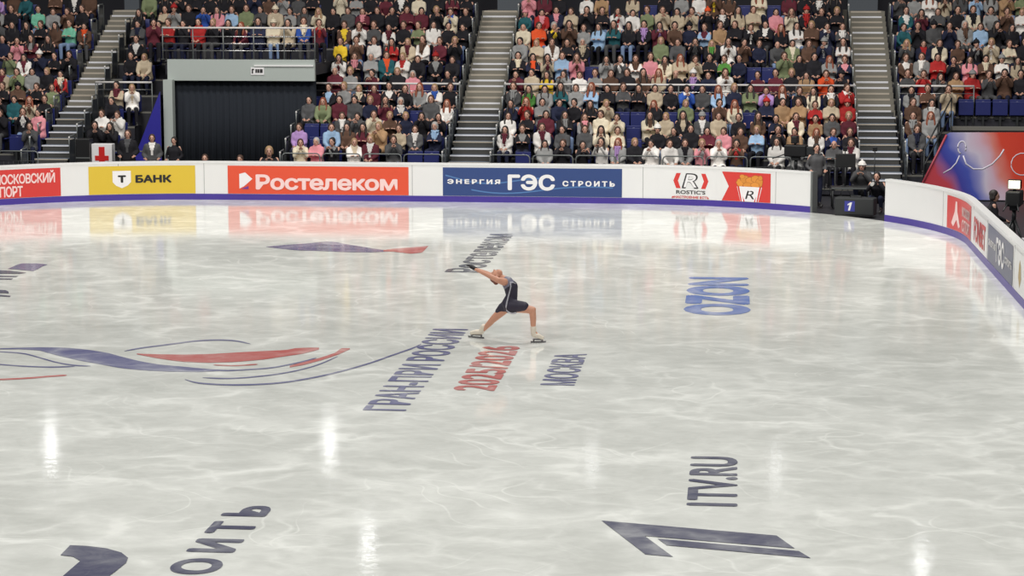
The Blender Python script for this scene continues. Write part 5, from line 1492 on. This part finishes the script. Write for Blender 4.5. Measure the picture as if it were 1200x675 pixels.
bm = bmesh.new(); tube(bm, [(.56, -.01, 1.76), (-.25, -.01, 0)], .03, 8); link('edge_tube', mesh('edge_tube', bm), mat('edge_red', srgb(170, 66, 80), .4), bk_)
# operators and television camera in front of it
tv_camera(6.02, 47.4, 1.27, 2.9, 'large black television camera with a lit viewfinder behind the right-hand boards', screen=True)
def stool(x, y, lb):
    r = empty('stool', (x, y, 0), 0, lb, 'stool')
    bm = bmesh.new(); tube(bm, [(0, 0, .395), (0, 0, .43)], .17, 20); link('stool_seat', mesh('stool_seat', bm), BLACK, r)
    for k in range(4):
        a = k * PI / 2 + .4; bm = bmesh.new(); tube(bm, [(.1 * math.cos(a), .1 * math.sin(a), .395), (.17 * math.cos(a), .17 * math.sin(a), .0)], .012, 6); link('leg', mesh('leg', bm), DKMET, r)
stool(5.72, 48.55, 'black stool under the seated camera operator behind the right-hand boards')
person(5.72, 48.5, 0, ['k', 'd'], 0, rn, 'camera operator in black seated beside the television camera, right of the boards', rz=1.6, extra_scale=1.0)
stool(6.75, 46.35, 'black stool at the right picture edge behind the boards')
person(6.75, 46.3, 0, ['k', 'b'], 0, rn, 'person in black seated right of the television camera at the picture edge', rz=-1.6)
tb = empty('draped_table', (6.35, 45.2, 0), 0, 'low table with a royal blue cloth behind the right-hand boards', 'table')
bm = bmesh.new(); bx(bm, -.4, .4, -.35, .35, .60, .63); link('tabletop', mesh('tabletop', bm), WHITE, tb)
bm = bmesh.new(); bx(bm, -.42, .42, -.37, .37, .02, .60, 0, .02); link('cloth_drape', mesh('cloth_drape', bm), mat('royal_cloth', srgb(44, 60, 160), .8, vary=.1), tb)

# ---------------------------------------------------------------- the skater
SKX, SKY = -3.575, 35.2
def sk(u, w, y=0.0): return Vector((SKX + u, SKY + y, w))
bm = bmesh.new()
PE, WA, CH, UC, NB = sk(-.02, .60, .02), sk(.018, .76, .02), sk(.0, .90, .02), sk(-.06, .99, .02), sk(-.13, 1.05, .02)
chain(bm, [PE, WA, CH, UC], [.115, .09, .105, .08])
chain(bm, [UC, NB, sk(-.175, 1.07, .02)], [.08, .05, .042])
for s, yy in ((-1, -.15), (1, .17)):                      # shoulders and arms, both thrown back overhead
    up = 0 if s < 0 else -.025
    chain(bm, [sk(-.10, 1.00, yy * .55), sk(-.19, 1.035 + up, yy), sk(-.41, 1.135 + up, yy * .85), sk(-.60, 1.215 + up, yy * .55)], [.065, .05, .036, .023])
    ell(bm, sk(-.635, 1.235 + up, yy * .5), (.04, .02, .028))
rot = Matrix.Rotation(math.radians(-118), 3, 'Y')        # head dropped back, face to the ceiling
HC_ = sk(-.235, 1.085, .02)
def hd(v): return HC_ + rot @ Vector(v)
# local head frame: +z crown, +x face
ell(bm, hd((0, 0, .015)), (.095, .074, .098), rot=rot); ell(bm, hd((.022, 0, -.055)), (.062, .054, .06), rot=rot); ell(bm, hd((.095, 0, -.01)), (.022, .014, .022), rot=rot)
for s in (-1, 1): ell(bm, hd((-.01, .075 * s, -.005)), (.018, .012, .03), rot=rot)
FH, FK, FA = sk(.03, .59, -.06), sk(.365, .545, -.10), sk(.378, .20, -.07)
BH, BK, BA = sk(-.06, .58, .09), sk(-.305, .345, .17), sk(-.475, .155, .25)
chain(bm, [FH, FK], [.092, .062]); chain(bm, [FK, sk(.375, .40, -.07), FA], [.058, .054, .036])
chain(bm, [BH, BK], [.092, .060]); chain(bm, [BK, sk(-.37, .27, .20), BA], [.056, .052, .036])
cap(bm, FA, sk(.47, .10, -.07), .034, .028); cap(bm, BA, sk(-.61, .09, .29), .034, .026)
body = remesh('person', bm, .011, 3)
bm = bmesh.new(); bm.from_mesh(body)
for s in (-1, 1):
    ell(bm, hd((.078, .03 * s, .012)), (.008, .013, .007), 8, 6, 1, rot); ell(bm, hd((.076, .03 * s, .032)), (.008, .018, .004), 8, 6, 1, rot)
ell(bm, hd((.082, 0, -.052)), (.008, .02, .008), 8, 6, 2, rot)
body.clear_geometry(); bm.to_mesh(body); bm.free()
skr = bpy.data.objects.new('person', body); COL.objects.link(skr)
SKSK = mat('skater_skin', srgb(206, 150, 124), .5)
for m_ in (SKSK, EYE, LIP): body.materials.append(m_)
body.polygons.foreach_set('use_smooth', [True] * len(body.polygons))
tag(skr, 'figure skater in a short black dress leaning far back, arms overhead, on the ice', 'person')
DRESS = mat('dress_black', srgb(44, 40, 58), .6, vary=.1); LACE = mat('dress_silver_lace', srgb(112, 112, 128), .45, vary=.3); SILV = mat('silver_trim', srgb(190, 190, 198), .35, .3)
BOOT = mat('boot_cream', srgb(226, 216, 200), .45); GLOVE = mat('glove_black', srgb(30, 28, 32), .6)
def grow(fn, vox=.012, sm=3, name='x'):
    bm = bmesh.new(); fn(bm); return remesh(name, bm, vox, sm)
def fdress(bm):
    chain(bm, [PE + Vector((0, 0, .03)), WA, CH, sk(-.03, .95, .02)], [.13, .095, .118, .098])
    chain(bm, [sk(0, .60, -.04), sk(.14, .60, -.09), sk(.225, .60, -.10)], [.115, .096, .084])
    chain(bm, [sk(-.03, .62, .04), sk(-.14, .54, .11), sk(-.20, .475, .135)], [.105, .088, .073])
    cap(bm, sk(-.02, .56, -.0), sk(.07, .545, -.05), .09, .07)
link('dress', grow(fdress, name='dress'), DRESS, skr)
def flace(bm):
    chain(bm, [sk(-.02, .925, .02), sk(-.055, .975, .02), sk(-.085, .995, .02)], [.112, .10, .088])
link('lace_bodice', grow(flace, name='lace_bodice'), LACE, skr)
bm = bmesh.new()
tube(bm, [sk(.0, 1.005, -.09), sk(.012, .93, -.105), sk(-.008, .84, -.105), sk(-.03, .76, -.105), sk(-.05, .67, -.125), sk(-.062, .60, -.14), sk(-.06, .55, -.135)], [.008, .011, .011, .012, .013, .013, .008], 8)
tube(bm, [sk(-.06, .54, -.12), sk(-.01, .495, -.11), sk(.04, .485, -.12), sk(.10, .50, -.15)], .013, 8)
tube(bm, [sk(.0, 1.0, -.095), sk(.06, .985, -.06), sk(.09, .95, .0)], .008, 8)
link('silver_trim', mesh('silver_trim', bm), SILV, skr, smooth=True)
def fhair(bm):
    ell(bm, hd((-.02, 0, .03)), (.092, .086, .098), rot=rot); ell(bm, hd((-.09, 0, .06)), (.045, .045, .045), rot=rot)
link('hair', grow(fhair, .01, 2, 'hair'), mat('skater_hair', srgb(120, 66, 48), .5), skr)
for s, yy, up in ((-1, -.15, 0), (1, .17, -.025)):
    def fg(bm):
        chain(bm, [sk(-.585, 1.21 + up, yy * .56), sk(-.635, 1.237 + up, yy * .5)], [.029, .034])
    g_ = grow(fg, .008, 1, 'glove'); bm = bmesh.new(); bm.from_mesh(g_)
    fingers(bm, sk(-.63, 1.235 + up, yy * .5), (-1, -.15 * s, .55), -s, 1.15)
    g_.clear_geometry(); bm.to_mesh(g_); bm.free(); link('glove', g_, GLOVE, skr, smooth=True)
def boot(an, heel, toe, dy):
    def fb(bm):
        cap(bm, an + Vector((0, 0, .045)), heel + Vector((0, 0, .015)), .052, .046); chain(bm, [heel + Vector((0, 0, .01)), (heel + toe) / 2 + Vector((0, 0, .012)), toe], [.045, .042, .033])
    return link('skate_boot', grow(fb, .009, 2, 'skate_boot'), BOOT, skr)
h1, t1 = sk(.385, .125, -.07), sk(.525, .085, -.07)
b1 = boot(FA, h1, t1, 0)
h2, t2 = sk(-.515, .10, .27), sk(-.685, .085, .32)
b2 = boot(BA, h2, t2, 0)
BLADE = mat('blade_steel', srgb(120, 118, 122), .3, .6)
def blade(par, h, t):
    d = (t - h); d.z = 0; d.normalize(); a = h - d * .05; e = t + d * .055; n = Vector((-d.y, d.x, 0)) * .003
    bm = bmesh.new(); P = [(a, .0), (e, .006), (e + d * .012, .03), (e, .034), (a, .028)]
    A = [bm.verts.new(Vector((p.x, p.y, z)) + n) for p, z in P]; B = [bm.verts.new(Vector((p.x, p.y, z)) - n) for p, z in P]
    bm.faces.new(A); bm.faces.new(B[::-1])
    for i in range(5): bm.faces.new((A[i], B[i], B[(i + 1) % 5], A[(i + 1) % 5]))
    bmesh.ops.recalc_face_normals(bm, faces=bm.faces)
    for q, r_ in ((h, .014), (t, .016)): tube(bm, [(q.x, q.y, .026), (q.x, q.y, .06)], r_, 8)
    chain(bm, [(h.x, h.y, .058), (t.x, t.y, .056)], [.013, .013])
    link('skate_blade', mesh('skate_blade', bm), BLADE, par)
blade(b1, h1, t1); blade(b2, h2, t2)
